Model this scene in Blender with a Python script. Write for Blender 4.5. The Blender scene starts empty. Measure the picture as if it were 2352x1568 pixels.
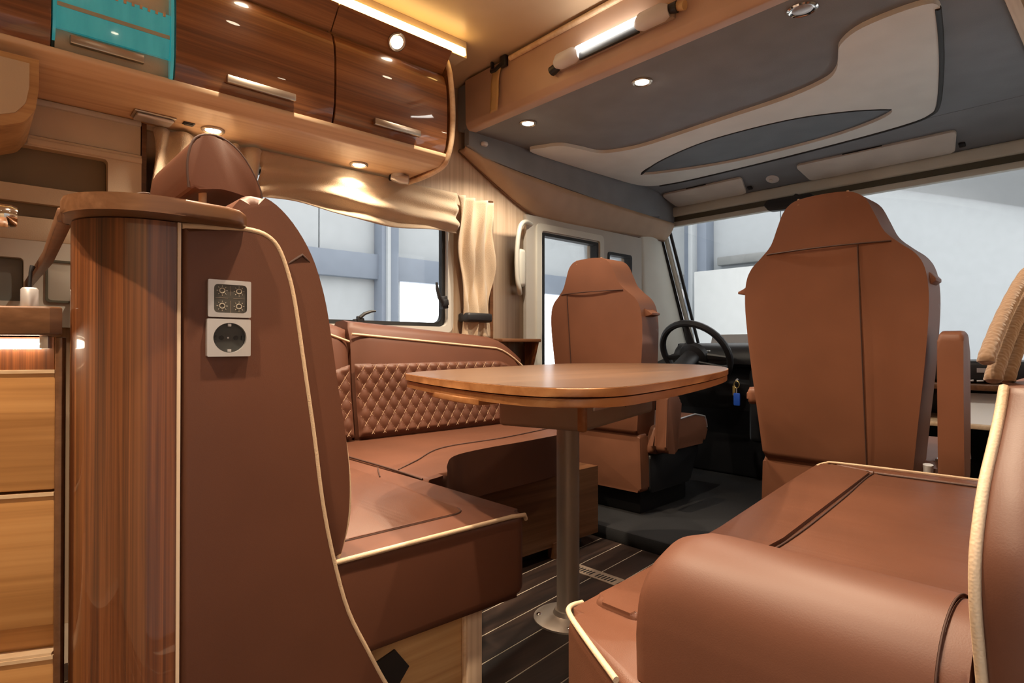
import bpy, bmesh, math, random
from mathutils import Matrix, Vector
random.seed(7)
SC = bpy.context.scene
COL = SC.collection
PI = math.pi

# ------------------------------------------------------------------ camera, world, exposure
cam_d = bpy.data.cameras.new('camera')
cam_d.sensor_width = 36.0
cam_d.lens = 36.0 * 1354 / 2352
cam_d.clip_start = 0.02
cam = bpy.data.objects.new('camera', cam_d)
COL.objects.link(cam)
cam.location = (0.0, 0.0, 0.806)
cam.rotation_euler = (math.radians(90) + math.atan(11 / 1354), 0, math.radians(47.4))
SC.camera = cam

world = bpy.data.worlds.new('hall_daylight')
SC.world = world
world.use_nodes = True
_bg = world.node_tree.nodes['Background']
_bg.inputs[0].default_value = (1.0, 0.985, 0.96, 1)
_bg.inputs[1].default_value = 1.7

SC.view_settings.view_transform = 'Standard'
SC.view_settings.look = 'None'
SC.view_settings.gamma = 1.0
SC.view_settings.use_curve_mapping = False
SC.view_settings.exposure = 0.62
WARM = (1.0, 0.80, 0.57)
SPOT_W = 23.0
SC.cycles.max_bounces = 5
SC.cycles.diffuse_bounces = 4
SC.cycles.glossy_bounces = 2
SC.cycles.adaptive_threshold = 0.06
SC.cycles.transmission_bounces = 3
SC.cycles.transparent_max_bounces = 8
SC.cycles.caustics_reflective = False
SC.cycles.caustics_refractive = False

# ------------------------------------------------------------------ materials
def nmat(name):
    m = bpy.data.materials.new(name)
    m.use_nodes = True
    nt = m.node_tree
    b = nt.nodes['Principled BSDF']
    return m, nt, b

def setp(b, **kw):
    for k, v in kw.items():
        k = {'base': 'Base Color', 'rough': 'Roughness', 'metal': 'Metallic', 'coat': 'Coat Weight',
             'coatr': 'Coat Roughness', 'spec': 'Specular IOR Level', 'trans': 'Transmission Weight', 'ior': 'IOR',
             'sheen': 'Sheen Weight', 'emis': 'Emission Color', 'emstr': 'Emission Strength', 'alpha': 'Alpha'}[k]
        if isinstance(v, tuple) and len(v) == 3:
            v = (*v, 1)
        b.inputs[k].default_value = v

def texco(nt, scale=(1, 1, 1), rot=(0, 0, 0), pre=None):
    tc = nt.nodes.new('ShaderNodeTexCoord')
    mp = nt.nodes.new('ShaderNodeMapping')
    mp.inputs['Scale'].default_value = scale
    mp.inputs['Rotation'].default_value = rot
    src = tc.outputs['Object']
    if pre:
        m0 = nt.nodes.new('ShaderNodeMapping')
        m0.inputs['Rotation'].default_value = pre
        nt.links.new(src, m0.inputs['Vector'])
        src = m0.outputs[0]
    nt.links.new(src, mp.inputs['Vector'])
    return mp

def noise(nt, vec, scale, detail=4, rough=0.5, dist=0.0):
    n = nt.nodes.new('ShaderNodeTexNoise')
    n.inputs['Scale'].default_value = scale
    n.inputs['Detail'].default_value = detail
    n.inputs['Roughness'].default_value = rough
    n.inputs['Distortion'].default_value = dist
    nt.links.new(vec.outputs[0], n.inputs['Vector'])
    return n

def ramp(nt, fac, stops):
    r = nt.nodes.new('ShaderNodeValToRGB')
    e = r.color_ramp.elements
    while len(e) < len(stops):
        e.new(0.5)
    for i, (p, c) in enumerate(stops):
        e[i].position = p
        e[i].color = (*c, 1)
    nt.links.new(fac, r.inputs['Fac'])
    return r

def bump(nt, b, h, strength, dist):
    bp = nt.nodes.new('ShaderNodeBump')
    bp.inputs['Strength'].default_value = strength
    bp.inputs['Distance'].default_value = dist
    nt.links.new(h, bp.inputs['Height'])
    nt.links.new(bp.outputs[0], b.inputs['Normal'])

def plain(name, c, rough=0.5, metal=0.0, var=0.06, coat=0.0, grain=0.0, gscale=300, **kw):
    m, nt, b = nmat(name)
    setp(b, rough=rough, metal=metal, coat=coat, **kw)
    mp = texco(nt)
    n = noise(nt, mp, 9.0, 1)
    lo = tuple(x * (1 - var) for x in c)
    hi = tuple(min(1, x * (1 + var)) for x in c)
    r = ramp(nt, n.outputs['Fac'], [(0.3, lo), (0.7, hi)])
    nt.links.new(r.outputs[0], b.inputs['Base Color'])
    if grain:
        g = noise(nt, mp, gscale, 0)
        bump(nt, b, g.outputs['Fac'], grain, 0.002)
    return m

def leather(name, c, rough=0.48, wrinkle=0.0, wrot=(0, 0, 0), wscale=(3, 30, 8)):
    m, nt, b = nmat(name)
    setp(b, rough=rough, spec=0.35)
    mp = texco(nt)
    n = noise(nt, mp, 5.0, 2)
    r = ramp(nt, n.outputs['Fac'], [(0.3, tuple(x * .9 for x in c)), (0.7, tuple(x * 1.1 for x in c))])
    nt.links.new(r.outputs[0], b.inputs['Base Color'])
    g = noise(nt, mp, 800, 1, 0.6)
    h = g.outputs['Fac']
    if wrinkle:
        mw = texco(nt, wscale, wrot)
        w = noise(nt, mw, 1.0, 2, 0.5, 0.6)
        ad = nt.nodes.new('ShaderNodeMath')
        ad.operation = 'MULTIPLY_ADD'
        nt.links.new(w.outputs['Fac'], ad.inputs[0])
        ad.inputs[1].default_value = wrinkle
        sc = nt.nodes.new('ShaderNodeMath')
        sc.operation = 'MULTIPLY'
        sc.inputs[1].default_value = 0.05
        nt.links.new(h, sc.inputs[0])
        nt.links.new(sc.outputs[0], ad.inputs[2])
        bump(nt, b, ad.outputs[0], 0.35, 0.012)
    else:
        bump(nt, b, h, 0.06, 0.0015)
    return m

def wood(name, stops, axis=1, across=26.0, along=1.2, rough=0.35, coat=0.0, coatr=0.03, bumps=0.0, pre=None):
    m, nt, b = nmat(name)
    setp(b, rough=rough, coat=coat, coatr=coatr)
    s = [across] * 3
    s[axis] = along
    mp = texco(nt, tuple(s), pre=pre)
    n1 = noise(nt, mp, 1.0, 4, 0.62, 0.9)
    s2 = [across * 5] * 3
    s2[axis] = along * 1.5
    mp2 = texco(nt, tuple(s2), pre=pre)
    n2 = noise(nt, mp2, 1.0, 2, 0.5)
    mx = nt.nodes.new('ShaderNodeMath')
    mx.operation = 'MULTIPLY_ADD'
    nt.links.new(n2.outputs['Fac'], mx.inputs[0])
    mx.inputs[1].default_value = 0.28
    nt.links.new(n1.outputs['Fac'], mx.inputs[2])
    sb = nt.nodes.new('ShaderNodeMath')
    sb.operation = 'SUBTRACT'
    nt.links.new(mx.outputs[0], sb.inputs[0])
    sb.inputs[1].default_value = 0.14
    r = ramp(nt, sb.outputs[0], stops)
    nt.links.new(r.outputs[0], b.inputs['Base Color'])
    if bumps:
        bump(nt, b, n2.outputs['Fac'], bumps, 0.001)
    return m

def emit(name, c, s):
    m, nt, b = nmat(name)
    setp(b, base=(0.8, 0.8, 0.8), emis=c, emstr=s, rough=0.4)
    return m

def thin_glass(name, tint=(1, 1, 1), refl=0.6):
    m = bpy.data.materials.new(name)
    m.use_nodes = True
    nt = m.node_tree
    nt.nodes.clear()
    o = nt.nodes.new('ShaderNodeOutputMaterial')
    mix = nt.nodes.new('ShaderNodeMixShader')
    t = nt.nodes.new('ShaderNodeBsdfTransparent')
    t.inputs[0].default_value = (*tint, 1)
    g = nt.nodes.new('ShaderNodeBsdfGlossy')
    g.inputs['Roughness'].default_value = 0.02
    fr = nt.nodes.new('ShaderNodeFresnel')
    fr.inputs[0].default_value = 1.3
    ml = nt.nodes.new('ShaderNodeMath')
    ml.operation = 'MULTIPLY'
    ml.inputs[1].default_value = refl
    nt.links.new(fr.outputs[0], ml.inputs[0])
    nt.links.new(ml.outputs[0], mix.inputs[0])
    nt.links.new(t.outputs[0], mix.inputs[1])
    nt.links.new(g.outputs[0], mix.inputs[2])
    nt.links.new(mix.outputs[0], o.inputs[0])
    return m

M = {}
M['leather'] = leather('brown_leather', (0.120, 0.045, 0.025))
M['leather_top'] = leather('brown_leather_creased', (0.118, 0.046, 0.026), 0.38, 0.55, (0, 0, math.radians(12)), (1.2, 13, 4))
M['leather_cab'] = leather('tan_brown_leather', (0.205, 0.082, 0.044), 0.5)
M['seam'] = plain('dark_seam_thread', (0.050, 0.018, 0.010), 0.7)
M['piping'] = plain('cream_piping', (0.60, 0.43, 0.28), 0.55, grain=0.2, gscale=500)
M['stitch'] = plain('beige_stitching', (0.50, 0.32, 0.20), 0.6)
M['walnut_h'] = wood('gloss_walnut_doors', [(0.3, (0.110, 0.034, 0.009)), (0.5, (0.23, 0.082, 0.024)), (0.7, (0.36, 0.145, 0.048))], 1, 30, 0.9, 0.4, 1.0, 0.02)
M['walnut_v'] = wood('gloss_walnut_column', [(0.3, (0.045, 0.012, 0.004)), (0.5, (0.135, 0.040, 0.011)), (0.7, (0.26, 0.088, 0.027))], 2, 70, 0.8, 0.4, 0.8, 0.02)
M['walnut_matt'] = wood('satin_walnut_shelf', [(0.25, (0.095, 0.040, 0.018)), (0.5, (0.150, 0.066, 0.030)), (0.75, (0.21, 0.10, 0.05))], 1, 30, 1.0, 0.32)
M['beech_y'] = wood('light_wood_lengthwise', [(0.3, (0.64, 0.425, 0.25)), (0.5, (0.76, 0.55, 0.35)), (0.7, (0.84, 0.64, 0.44))], 1, 24, 0.8, 0.38)
M['beech_v'] = wood('light_wood_upright', [(0.3, (0.54, 0.385, 0.26)), (0.5, (0.66, 0.49, 0.345)), (0.7, (0.74, 0.58, 0.43))], 2, 40, 0.7, 0.45)
M['oak_drawer'] = wood('honey_wood_drawers', [(0.3, (0.38, 0.17, 0.05)), (0.5, (0.55, 0.27, 0.09)), (0.7, (0.66, 0.35, 0.13))], 1, 26, 0.6, 0.35, pre=(0, 0, math.radians(24.8)))
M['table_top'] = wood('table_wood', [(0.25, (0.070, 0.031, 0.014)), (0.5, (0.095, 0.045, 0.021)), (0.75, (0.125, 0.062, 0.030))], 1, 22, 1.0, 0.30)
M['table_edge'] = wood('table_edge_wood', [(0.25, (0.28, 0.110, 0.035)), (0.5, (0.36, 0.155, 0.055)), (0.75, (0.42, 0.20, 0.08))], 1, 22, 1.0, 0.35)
M['floor_dark'] = wood('dark_floor_plank', [(0.25, (0.012, 0.008, 0.007)), (0.5, (0.030, 0.017, 0.013)), (0.75, (0.060, 0.034, 0.025))], 1, 20, 1.5, 0.42)
M['floor_line'] = plain('pale_floor_inlay', (0.60, 0.50, 0.40), 0.5)
M['beige_wall'] = plain('beige_wall_lining', (0.62, 0.505, 0.37), 0.6, grain=0.1)
M['ceiling'] = plain('beige_ceiling_lining', (0.66, 0.51, 0.355), 0.32, var=0.03)
M['bed_grey'] = plain('charcoal_bed_lining', (0.235, 0.250, 0.275), 0.75, grain=0.35, gscale=600)
M['bed_cream'] = plain('cream_bed_panel', (0.82, 0.82, 0.78), 0.7, grain=0.3, gscale=500, var=0.03)
M['bed_blue'] = plain('slate_pocket_lining', (0.17, 0.20, 0.235), 0.7, grain=0.3)
M['beam'] = leather('tan_bed_edge', (0.56, 0.385, 0.285), 0.45)
M['cream_plastic'] = plain('cream_plastic_trim', (0.66, 0.65, 0.58), 0.45, var=0.03)
M['visor'] = plain('pale_visor', (0.72, 0.68, 0.63), 0.7, grain=0.2)
M['dark_olive'] = plain('dark_olive_gap', (0.085, 0.078, 0.055), 0.6)
M['black'] = plain('black_plastic', (0.014, 0.014, 0.016), 0.45)
M['rubber'] = plain('black_rubber', (0.010, 0.010, 0.011), 0.6)
M['bench_wood'] = wood('bench_base_wood', [(0.3, (0.40, 0.215, 0.085)), (0.5, (0.54, 0.315, 0.135)), (0.7, (0.64, 0.40, 0.19))], 1, 22, 0.9, 0.38)
M['cornice'] = plain('tan_cornice_lining', (0.46, 0.31, 0.20), 0.5)
M['carpet'] = plain('dark_cab_carpet', (0.013, 0.013, 0.015), 0.95, grain=0.6, gscale=700)
M['metal'] = plain('brushed_metal', (0.52, 0.45, 0.38), 0.30, 1.0)
M['steel_pole'] = plain('satin_steel', (0.66, 0.58, 0.51), 0.42, 0.65, var=0.03)
M['silver'] = plain('silver_plastic', (0.62, 0.60, 0.60), 0.35, 0.6, var=0.03)
M['chrome'] = plain('chrome', (0.80, 0.78, 0.75), 0.08, 1.0)
M['grey_panel'] = plain('dark_grey_touch_panel', (0.075, 0.068, 0.058), 0.35)
M['socket_dark'] = plain('dark_socket_plastic', (0.045, 0.045, 0.042), 0.4)
M['symbol'] = plain('pale_symbol_print', (0.62, 0.55, 0.45), 0.5)
M['bracket'] = plain('grey_brown_bracket', (0.36, 0.275, 0.21), 0.45)
M['white'] = plain('white_plastic', (0.72, 0.70, 0.70), 0.4, var=0.02)
M['paper'] = plain('white_paper', (0.85, 0.85, 0.85), 0.7, var=0.01)
M['cloth'] = plain('sand_curtain_cloth', (0.55, 0.42, 0.29), 0.85, grain=0.5, gscale=350, sheen=0.3)
M['cloth_brown'] = plain('brown_knit_curtain', (0.17, 0.092, 0.045), 0.9, grain=0.6, gscale=260, sheen=0.3)
M['strap'] = plain('tan_strap_webbing', (0.62, 0.42, 0.20), 0.8, grain=0.4, gscale=500)
M['blue'] = plain('blue_key_tag', (0.02, 0.10, 0.55), 0.4)
M['brass'] = plain('brass_key', (0.55, 0.42, 0.15), 0.35, 0.8)
M['glass'] = thin_glass('window_glass')
M['blind'] = plain('dark_tan_blind', (0.20, 0.15, 0.095), 0.7)
M['shade_rail'] = plain('pale_window_frame', (0.55, 0.52, 0.47), 0.5, var=0.03)
M['door_white'] = plain('pale_grey_door_trim', (0.50, 0.47, 0.42), 0.5, var=0.03)
M['hall_panel'] = plain('white_hall_panel', (0.38, 0.412, 0.435), 0.6, var=0.02)
M['hall_beam'] = plain('blue_grey_steel', (0.18, 0.215, 0.27), 0.5, var=0.03)
M['hall_floor'] = plain('pale_hall_floor', (0.80, 0.80, 0.80), 0.5)
M['hall_white'] = plain('white_display_board', (0.50, 0.52, 0.52), 0.6, var=0.02)
M['light_block'] = plain('grey_light_block', (0.46, 0.46, 0.47), 0.5)
M['hall_dark'] = plain('grey_hall_duct', (0.22, 0.23, 0.23), 0.5)
M['bright_pane'] = emit('daylit_hall_pane', (0.88, 0.94, 1.0), 1.6)
M['lamp'] = emit('warm_lamp_lens', (1.0, 0.86, 0.62), 14)
M['lamp_cool'] = emit('lamp_tube', (1.0, 0.95, 0.86), 10)
M['strip'] = emit('warm_led_strip', (1.0, 0.62, 0.20), 4.6)
M['teal'] = None
_m, _nt, _b = nmat('lit_teal_glass')
setp(_b, base=(0.05, 0.40, 0.42), rough=0.12, emis=(0.02, 0.42, 0.46), emstr=0.22, coat=1.0)
_mp = texco(_nt, (1, 6, 1))
_n = noise(_nt, _mp, 6, 3)
_r = ramp(_nt, _n.outputs['Fac'], [(0.3, (0.05, 0.27, 0.28)), (0.7, (0.08, 0.40, 0.41))])
_nt.links.new(_r.outputs[0], _b.inputs['Base Color'])
M['teal'] = _m
M['pale_stripe'] = plain('pale_glass_stripe', (0.42, 0.43, 0.34), 0.3)

# ------------------------------------------------------------------ building helpers
XF = [None]          # current local-to-world matrix for things built in local coordinates
ROOT = {}

def empty(name, loc, label=None, cat=None, group=None, kind=None):
    o = bpy.data.objects.new(name, None)
    o.empty_display_size = 0.05
    COL.objects.link(o)
    o.location = loc
    ROOT[o.name] = Vector(loc)
    tag(o, label, cat, group, kind)
    return o

def tag(o, label=None, cat=None, group=None, kind=None):
    if label: o['label'] = label
    if cat: o['category'] = cat
    if group: o['group'] = group
    if kind: o['kind'] = kind
    return o

def link(name, bm, mat, parent=None, smooth=True, angle=35):
    me = bpy.data.meshes.new(name)
    if XF[0] is not None:
        bmesh.ops.transform(bm, matrix=XF[0], verts=bm.verts)
    bmesh.ops.recalc_face_normals(bm, faces=bm.faces)
    if smooth:
        for f in bm.faces: f.smooth = True
        lim = math.radians(angle)
        for e in bm.edges:
            if len(e.link_faces) == 2:
                e.smooth = e.calc_face_angle(0.0) < lim
    bm.to_mesh(me)
    bm.free()
    me.materials.append(M[mat] if isinstance(mat, str) else mat)
    o = bpy.data.objects.new(name, me)
    COL.objects.link(o)
    if parent is not None:
        o.parent = parent
        if parent.name in ROOT:
            o.matrix_parent_inverse = Matrix.Translation(-ROOT[parent.name])
    return o

def bm_box(bm, x0, x1, y0, y1, z0, z1, bev=0.0, seg=2):
    v = [bm.verts.new(p) for p in ((x0, y0, z0), (x1, y0, z0), (x1, y1, z0), (x0, y1, z0), (x0, y0, z1), (x1, y0, z1), (x1, y1, z1), (x0, y1, z1))]
    fs = [bm.faces.new([v[i] for i in q]) for q in ((3, 2, 1, 0), (4, 5, 6, 7), (0, 1, 5, 4), (1, 2, 6, 5), (2, 3, 7, 6), (3, 0, 4, 7))]
    if bev:
        es = {e for f in fs for e in f.edges}
        bmesh.ops.bevel(bm, geom=list(es), offset=bev, segments=seg, profile=0.5, affect='EDGES')

def box(name, dims, mat, parent=None, bev=0.0, seg=2):
    bm = bmesh.new()
    bm_box(bm, *dims, bev, seg)
    return link(name, bm, mat, parent)

def axis_pt(axis, a, p):
    # axis = extrusion axis; p = 2-D point in the remaining axes, in xyz order
    return {'x': (a, p[0], p[1]), 'y': (p[0], a, p[1]), 'z': (p[0], p[1], a)}[axis]

def bm_prism(bm, pts, axis, a, b, rim=0.0, seg=3, holes=None):
    n = len(pts)
    lo = [bm.verts.new(axis_pt(axis, a, p)) for p in pts]
    hi = [bm.verts.new(axis_pt(axis, b, p)) for p in pts]
    caps = []
    for loop in (lo, hi):
        caps.append(bm.faces.new(loop if loop is lo else loop[::-1]))
    for i in range(n):
        j = (i + 1) % n
        bm.faces.new((lo[i], hi[i], hi[j], lo[j]))
    if rim:
        es = [e for f in caps for e in f.edges]
        bmesh.ops.bevel(bm, geom=es, offset=rim, segments=seg, profile=0.5, affect='EDGES')

def prism(name, pts, axis, a, b, mat, parent=None, rim=0.0, seg=3, angle=35):
    bm = bmesh.new()
    bm_prism(bm, pts, axis, a, b, rim, seg)
    return link(name, bm, mat, parent, angle=angle)

def smoothpts(pts, k=6, closed=True):
    out = []
    n = len(pts)
    rng = range(n) if closed else range(n - 1)
    for i in rng:
        if closed:
            p0, p1, p2, p3 = pts[(i - 1) % n], pts[i], pts[(i + 1) % n], pts[(i + 2) % n]
        else:
            p0, p1, p2, p3 = pts[max(i - 1, 0)], pts[i], pts[i + 1], pts[min(i + 2, n - 1)]
        for s in range(k):
            t = s / k
            out.append(tuple(0.5 * (2 * b + (c - a) * t + (2 * a - 5 * b + 4 * c - d) * t * t + (3 * b - a - 3 * c + d) * t ** 3)
                             for a, b, c, d in zip(p0, p1, p2, p3)))
    if not closed:
        out.append(tuple(pts[-1]))
    return out

def roundpoly(pts, r, k=5):
    # polygon with each corner replaced by an arc; r is a number or a list
    out = []
    n = len(pts)
    for i in range(n):
        rr = r[i] if isinstance(r, (list, tuple)) else r
        p = Vector(pts[i]); a = Vector(pts[i - 1]); b = Vector(pts[(i + 1) % n])
        if rr <= 0:
            out.append(tuple(p)); continue
        u = (a - p).normalized(); w = (b - p).normalized()
        ang = math.acos(max(-1, min(1, u.dot(w))))
        d = min(rr / math.tan(ang / 2), (a - p).length * .49, (b - p).length * .49)
        s = p + u * d; e = p + w * d
        for q in range(k + 1):
            t = q / k
            out.append(tuple((1 - t) ** 2 * s + 2 * t * (1 - t) * p + t * t * e))
    return out

def bm_tube(bm, pts, r, n=8, closed=False, caps=True, flat=1.0):
    P = [Vector(p) for p in pts]
    m = len(P)
    rings = []
    up = None
    for i in range(m):
        if closed:
            t = (P[(i + 1) % m] - P[i - 1]).normalized()
        else:
            t = (P[min(i + 1, m - 1)] - P[max(i - 1, 0)]).normalized()
        if up is None:
            up = Vector((0, 0, 1)) if abs(t.z) < 0.9 else Vector((1, 0, 0))
        s = t.cross(up)
        if s.length < 1e-6:
            s = t.orthogonal()
        s.normalize()
        up = s.cross(t).normalized()
        rr = r[i] if isinstance(r, (list, tuple)) else r
        rings.append([bm.verts.new(P[i] + rr * (math.cos(2 * PI * k / n) * s + flat * math.sin(2 * PI * k / n) * up)) for k in range(n)])
    for i in range(m if closed else m - 1):
        A = rings[i]; B = rings[(i + 1) % m]
        for k in range(n):
            bm.faces.new((A[k], A[(k + 1) % n], B[(k + 1) % n], B[k]))
    if not closed and caps:
        bm.faces.new(rings[0][::-1])
        bm.faces.new(rings[-1])

def tube(name, pts, r, mat, parent=None, n=8, closed=False, flat=1.0):
    bm = bmesh.new()
    bm_tube(bm, pts, r, n, closed, True, flat)
    return link(name, bm, mat, parent, angle=50)

def bm_lathe(bm, prof, c, axis='z', n=28):
    # prof: list of (radius, height)
    rings = []
    for r, h in prof:
        ring = []
        for k in range(n):
            a = 2 * PI * k / n
            u, w = r * math.cos(a), r * math.sin(a)
            d = {'z': (u, w, h), 'y': (u, h, w), 'x': (h, u, w)}[axis]
            ring.append(bm.verts.new((c[0] + d[0], c[1] + d[1], c[2] + d[2])))
        rings.append(ring)
    for A, B in zip(rings, rings[1:]):
        for k in range(n):
            bm.faces.new((A[k], A[(k + 1) % n], B[(k + 1) % n], B[k]))
    bm.faces.new(rings[0][::-1])
    bm.faces.new(rings[-1])

def lathe(name, prof, c, mat, parent=None, axis='z', n=28):
    bm = bmesh.new()
    bm_lathe(bm, prof, c, axis, n)
    return link(name, bm, mat, parent, angle=40)

def sheet(name, fn, nu, nv, mat, parent=None, thick=0.003):
    bm = bmesh.new()
    V = [[bm.verts.new(fn(i / nu, j / nv)) for j in range(nv + 1)] for i in range(nu + 1)]
    for i in range(nu):
        for j in range(nv):
            bm.faces.new((V[i][j], V[i + 1][j], V[i + 1][j + 1], V[i][j + 1]))
    o = link(name, bm, mat, parent, angle=80)
    if thick:
        s = o.modifiers.new('solid', 'SOLIDIFY')
        s.thickness = thick
        s.offset = 0
    return o

def frame_x(name, x0, x1, y0, y1, z0, z1, w, mat, parent=None, bev=0.004, r=0.0):
    # rectangular ring in a plane of constant x
    bm = bmesh.new()
    ro = roundpoly([(y0, z0), (y1, z0), (y1, z1), (y0, z1)], max(r, 0.0005), 4)
    ri = roundpoly([(y0 + w, z0 + w), (y1 - w, z0 + w), (y1 - w, z1 - w), (y0 + w, z1 - w)], max(r - w * .4, 0.0005), 4)
    n = len(ro)
    rings = []
    for pts, x in ((ro, x0), (ro, x1), (ri, x1), (ri, x0)):
        rings.append([bm.verts.new((x, p[0], p[1])) for p in pts])
    for q in range(4):
        A = rings[q]; B = rings[(q + 1) % 4]
        for k in range(n):
            bm.faces.new((A[k], A[(k + 1) % n], B[(k + 1) % n], B[k]))
    return link(name, bm, mat, parent, angle=30)

def plate_hole(name, outer, inner, axis, a, b, mat, parent=None):
    # flat plate with one hole, between a and b along the axis
    bm = bmesh.new()
    loops = []
    for h in (a, b):
        edges = []
        vs = []
        for pts in (outer, inner):
            L = [bm.verts.new(axis_pt(axis, h, p)) for p in pts]
            vs.append(L)
            for i in range(len(L)):
                edges.append(bm.edges.new((L[i], L[(i + 1) % len(L)])))
        bmesh.ops.triangle_fill(bm, edges=edges, use_beauty=True, use_dissolve=False)
        loops.append(vs)
    for q in range(2):
        A = loops[0][q]; B = loops[1][q]
        n = len(A)
        for k in range(n):
            bm.faces.new((A[k], A[(k + 1) % n], B[(k + 1) % n], B[k]))
    return link(name, bm, mat, parent, angle=30)

def spot(name, loc, direction, watts, color, size=2.2, blend=0.7, radius=0.02, parent=None):
    d = bpy.data.lights.new(name, 'SPOT')
    d.energy = watts
    d.color = color
    d.spot_size = size
    d.spot_blend = blend
    d.shadow_soft_size = radius
    o = bpy.data.objects.new(name, d)
    COL.objects.link(o)
    o.location = loc
    o.rotation_euler = Vector(direction).to_track_quat('-Z', 'Y').to_euler()
    if parent is not None:
        o.parent = parent
        o.matrix_parent_inverse = Matrix.Translation(-ROOT[parent.name])
    return o

def downlight(loc, normal, r, label, watts, color=WARM, group=None, lit=True, beam=2.3):
    # recessed round lamp: ring and lens, facing along normal
    t = empty('downlight', loc, label, 'lamp', group)
    old = XF[0]
    XF[0] = Matrix.Translation(loc) @ Vector(normal).to_track_quat('Z', 'Y').to_matrix().to_4x4()
    lathe('ring', [(r * .95, -.004), (r * 1.28, -.004), (r * 1.28, .003), (r * 1.12, .006), (r * .95, .003)], (0, 0, 0), 'chrome' if not lit else 'metal', t)
    lathe('lens', [(r * .94, -.004), (r * .94, .002), (r * .7, .005), (r * .3, .0065)], (0, 0, 0), 'lamp' if lit else 'silver', t)
    XF[0] = old
    if lit and watts:
        n = Vector(normal).normalized()
        spot('downlight_beam', Vector(loc) + n * .02, n, watts, color, beam, 0.6, 0.018, t)
    return t

# ================================================================== THE SETTING
LW, RW, CEIL = -2.15, -0.06, 1.985

# floor slab and planks
floor = box('floor', (LW - .05, 0.06, -1.3, 3.45, -.06, -.0006), 'floor_line')
tag(floor, 'dark wooden plank floor with thin pale lines', None, None, 'structure')
ang = math.radians(6.5)
XF[0] = Matrix.Translation((-1.06, 1.0, 0)) @ Matrix.Rotation(ang, 4, 'Z')
for k in range(-9, 10):
    bm = bmesh.new()
    x0 = k * 0.1005 + 0.002
    bm_box(bm, x0, x0 + 0.0955, -2.2, 1.02, -.0006, 0.0006)
    link('plank', bm, 'floor_dark', floor)
XF[0] = None
cab_floor = box('floor_cab', (LW, -.05, 1.96, 3.45, -.004, .055), 'carpet', None, .01)
tag(cab_floor, 'dark carpeted floor of the driver cab', None, None, 'structure')

# left wall with living-room window, driver-door window and quarter window openings
def wall_with_holes(name, x0, x1, y0, y1, z0, z1, holes, mat):
    ys = sorted({y0, y1, *[h[0] for h in holes], *[h[1] for h in holes]})
    zs = sorted({z0, z1, *[h[2] for h in holes], *[h[3] for h in holes]})
    bm = bmesh.new()
    for a, b in zip(ys, ys[1:]):
        for c, d in zip(zs, zs[1:]):
            if any(h[0] <= a + 1e-6 and b <= h[1] + 1e-6 and h[2] <= c + 1e-6 and d <= h[3] + 1e-6 for h in holes):
                continue
            bm_box(bm, x0, x1, a, b, c, d)
    bmesh.ops.remove_doubles(bm, verts=bm.verts, dist=1e-5)
    return link(name, bm, mat)

WIN = (.60, 1.585, .885, 1.45)
DWIN = (2.17, 2.61, .60, 1.385)
QWIN = (2.71, 2.93, .80, 1.345)
wl = wall_with_holes('wall_left', LW - .05, LW, -1.3, 3.2, 0, 2.0, [WIN, DWIN, QWIN], 'beech_v')
tag(wl, 'wood-lined left side wall', None, None, 'structure')
ce = box('ceiling', (LW - .05, .06, -1.3, 3.3, CEIL, CEIL + .05), 'ceiling')
tag(ce, 'beige ceiling with a satin sheen', None, None, 'structure')
wr = wall_with_holes('wall_right', RW, RW + .06, -1.3, 3.3, 0, 2.0, [(-.10, .56, 0, 1.55), (2.05, 2.95, .6, 1.6)], 'beige_wall')
tag(wr, 'beige right side wall with the open entrance', None, None, 'structure')
wb = wall_with_holes('wall_back', -1.3, -1.25, LW, 0, 0, 2.0, [], 'beige_wall')
wb.data.transform(Matrix(((0, 1, 0, 0), (1, 0, 0, 0), (0, 0, 1, 0), (0, 0, 0, 1))))
tag(wb, 'beige wall behind the kitchen', None, None, 'structure')

# living-room window: frame, pane, latches
w1 = empty('window_1', (LW, 1.09, .885), 'living room side window', None, None, 'structure')
frame_x('window_frame', LW - .03, LW + .012, WIN[0] - .012, WIN[1] + .022, WIN[2] - .022, WIN[3] + .02, .03, 'shade_rail', w1, r=.05)
frame_x('seal', LW - .035, LW - .012, WIN[0] + .01, WIN[1] - .004, WIN[2] + .004, WIN[3] - .004, .022, 'rubber', w1, r=.05)
box('pane', (LW - .028, LW - .022, WIN[0] + .012, WIN[1] - .012, WIN[2] + .012, WIN[3] - .012), 'glass', w1)
def latch(loc, rot, sc=1.0):
    XF[0] = Matrix.Translation(loc) @ Matrix.Rotation(rot, 4, 'X') @ Matrix.Scale(sc, 4)
    bm = bmesh.new()
    bm_box(bm, -.004, .018, -.022, .022, -.012, .012, .004)
    bm_box(bm, .010, .026, -.012, .010, -.010, .022, .004)
    bm_tube(bm, [(.022, .0, .015), (.026, .02, .028), (.028, .05, .034), (.028, .07, .033)], [.008, .007, .0055, .004], 8)
    link('latch', bm, 'black', w1)
    XF[0] = None
latch((LW + .0, 1.14, .905), 0.15)
latch((LW + .012, 1.545, 1.0), PI * .55, 1.3)

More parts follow.
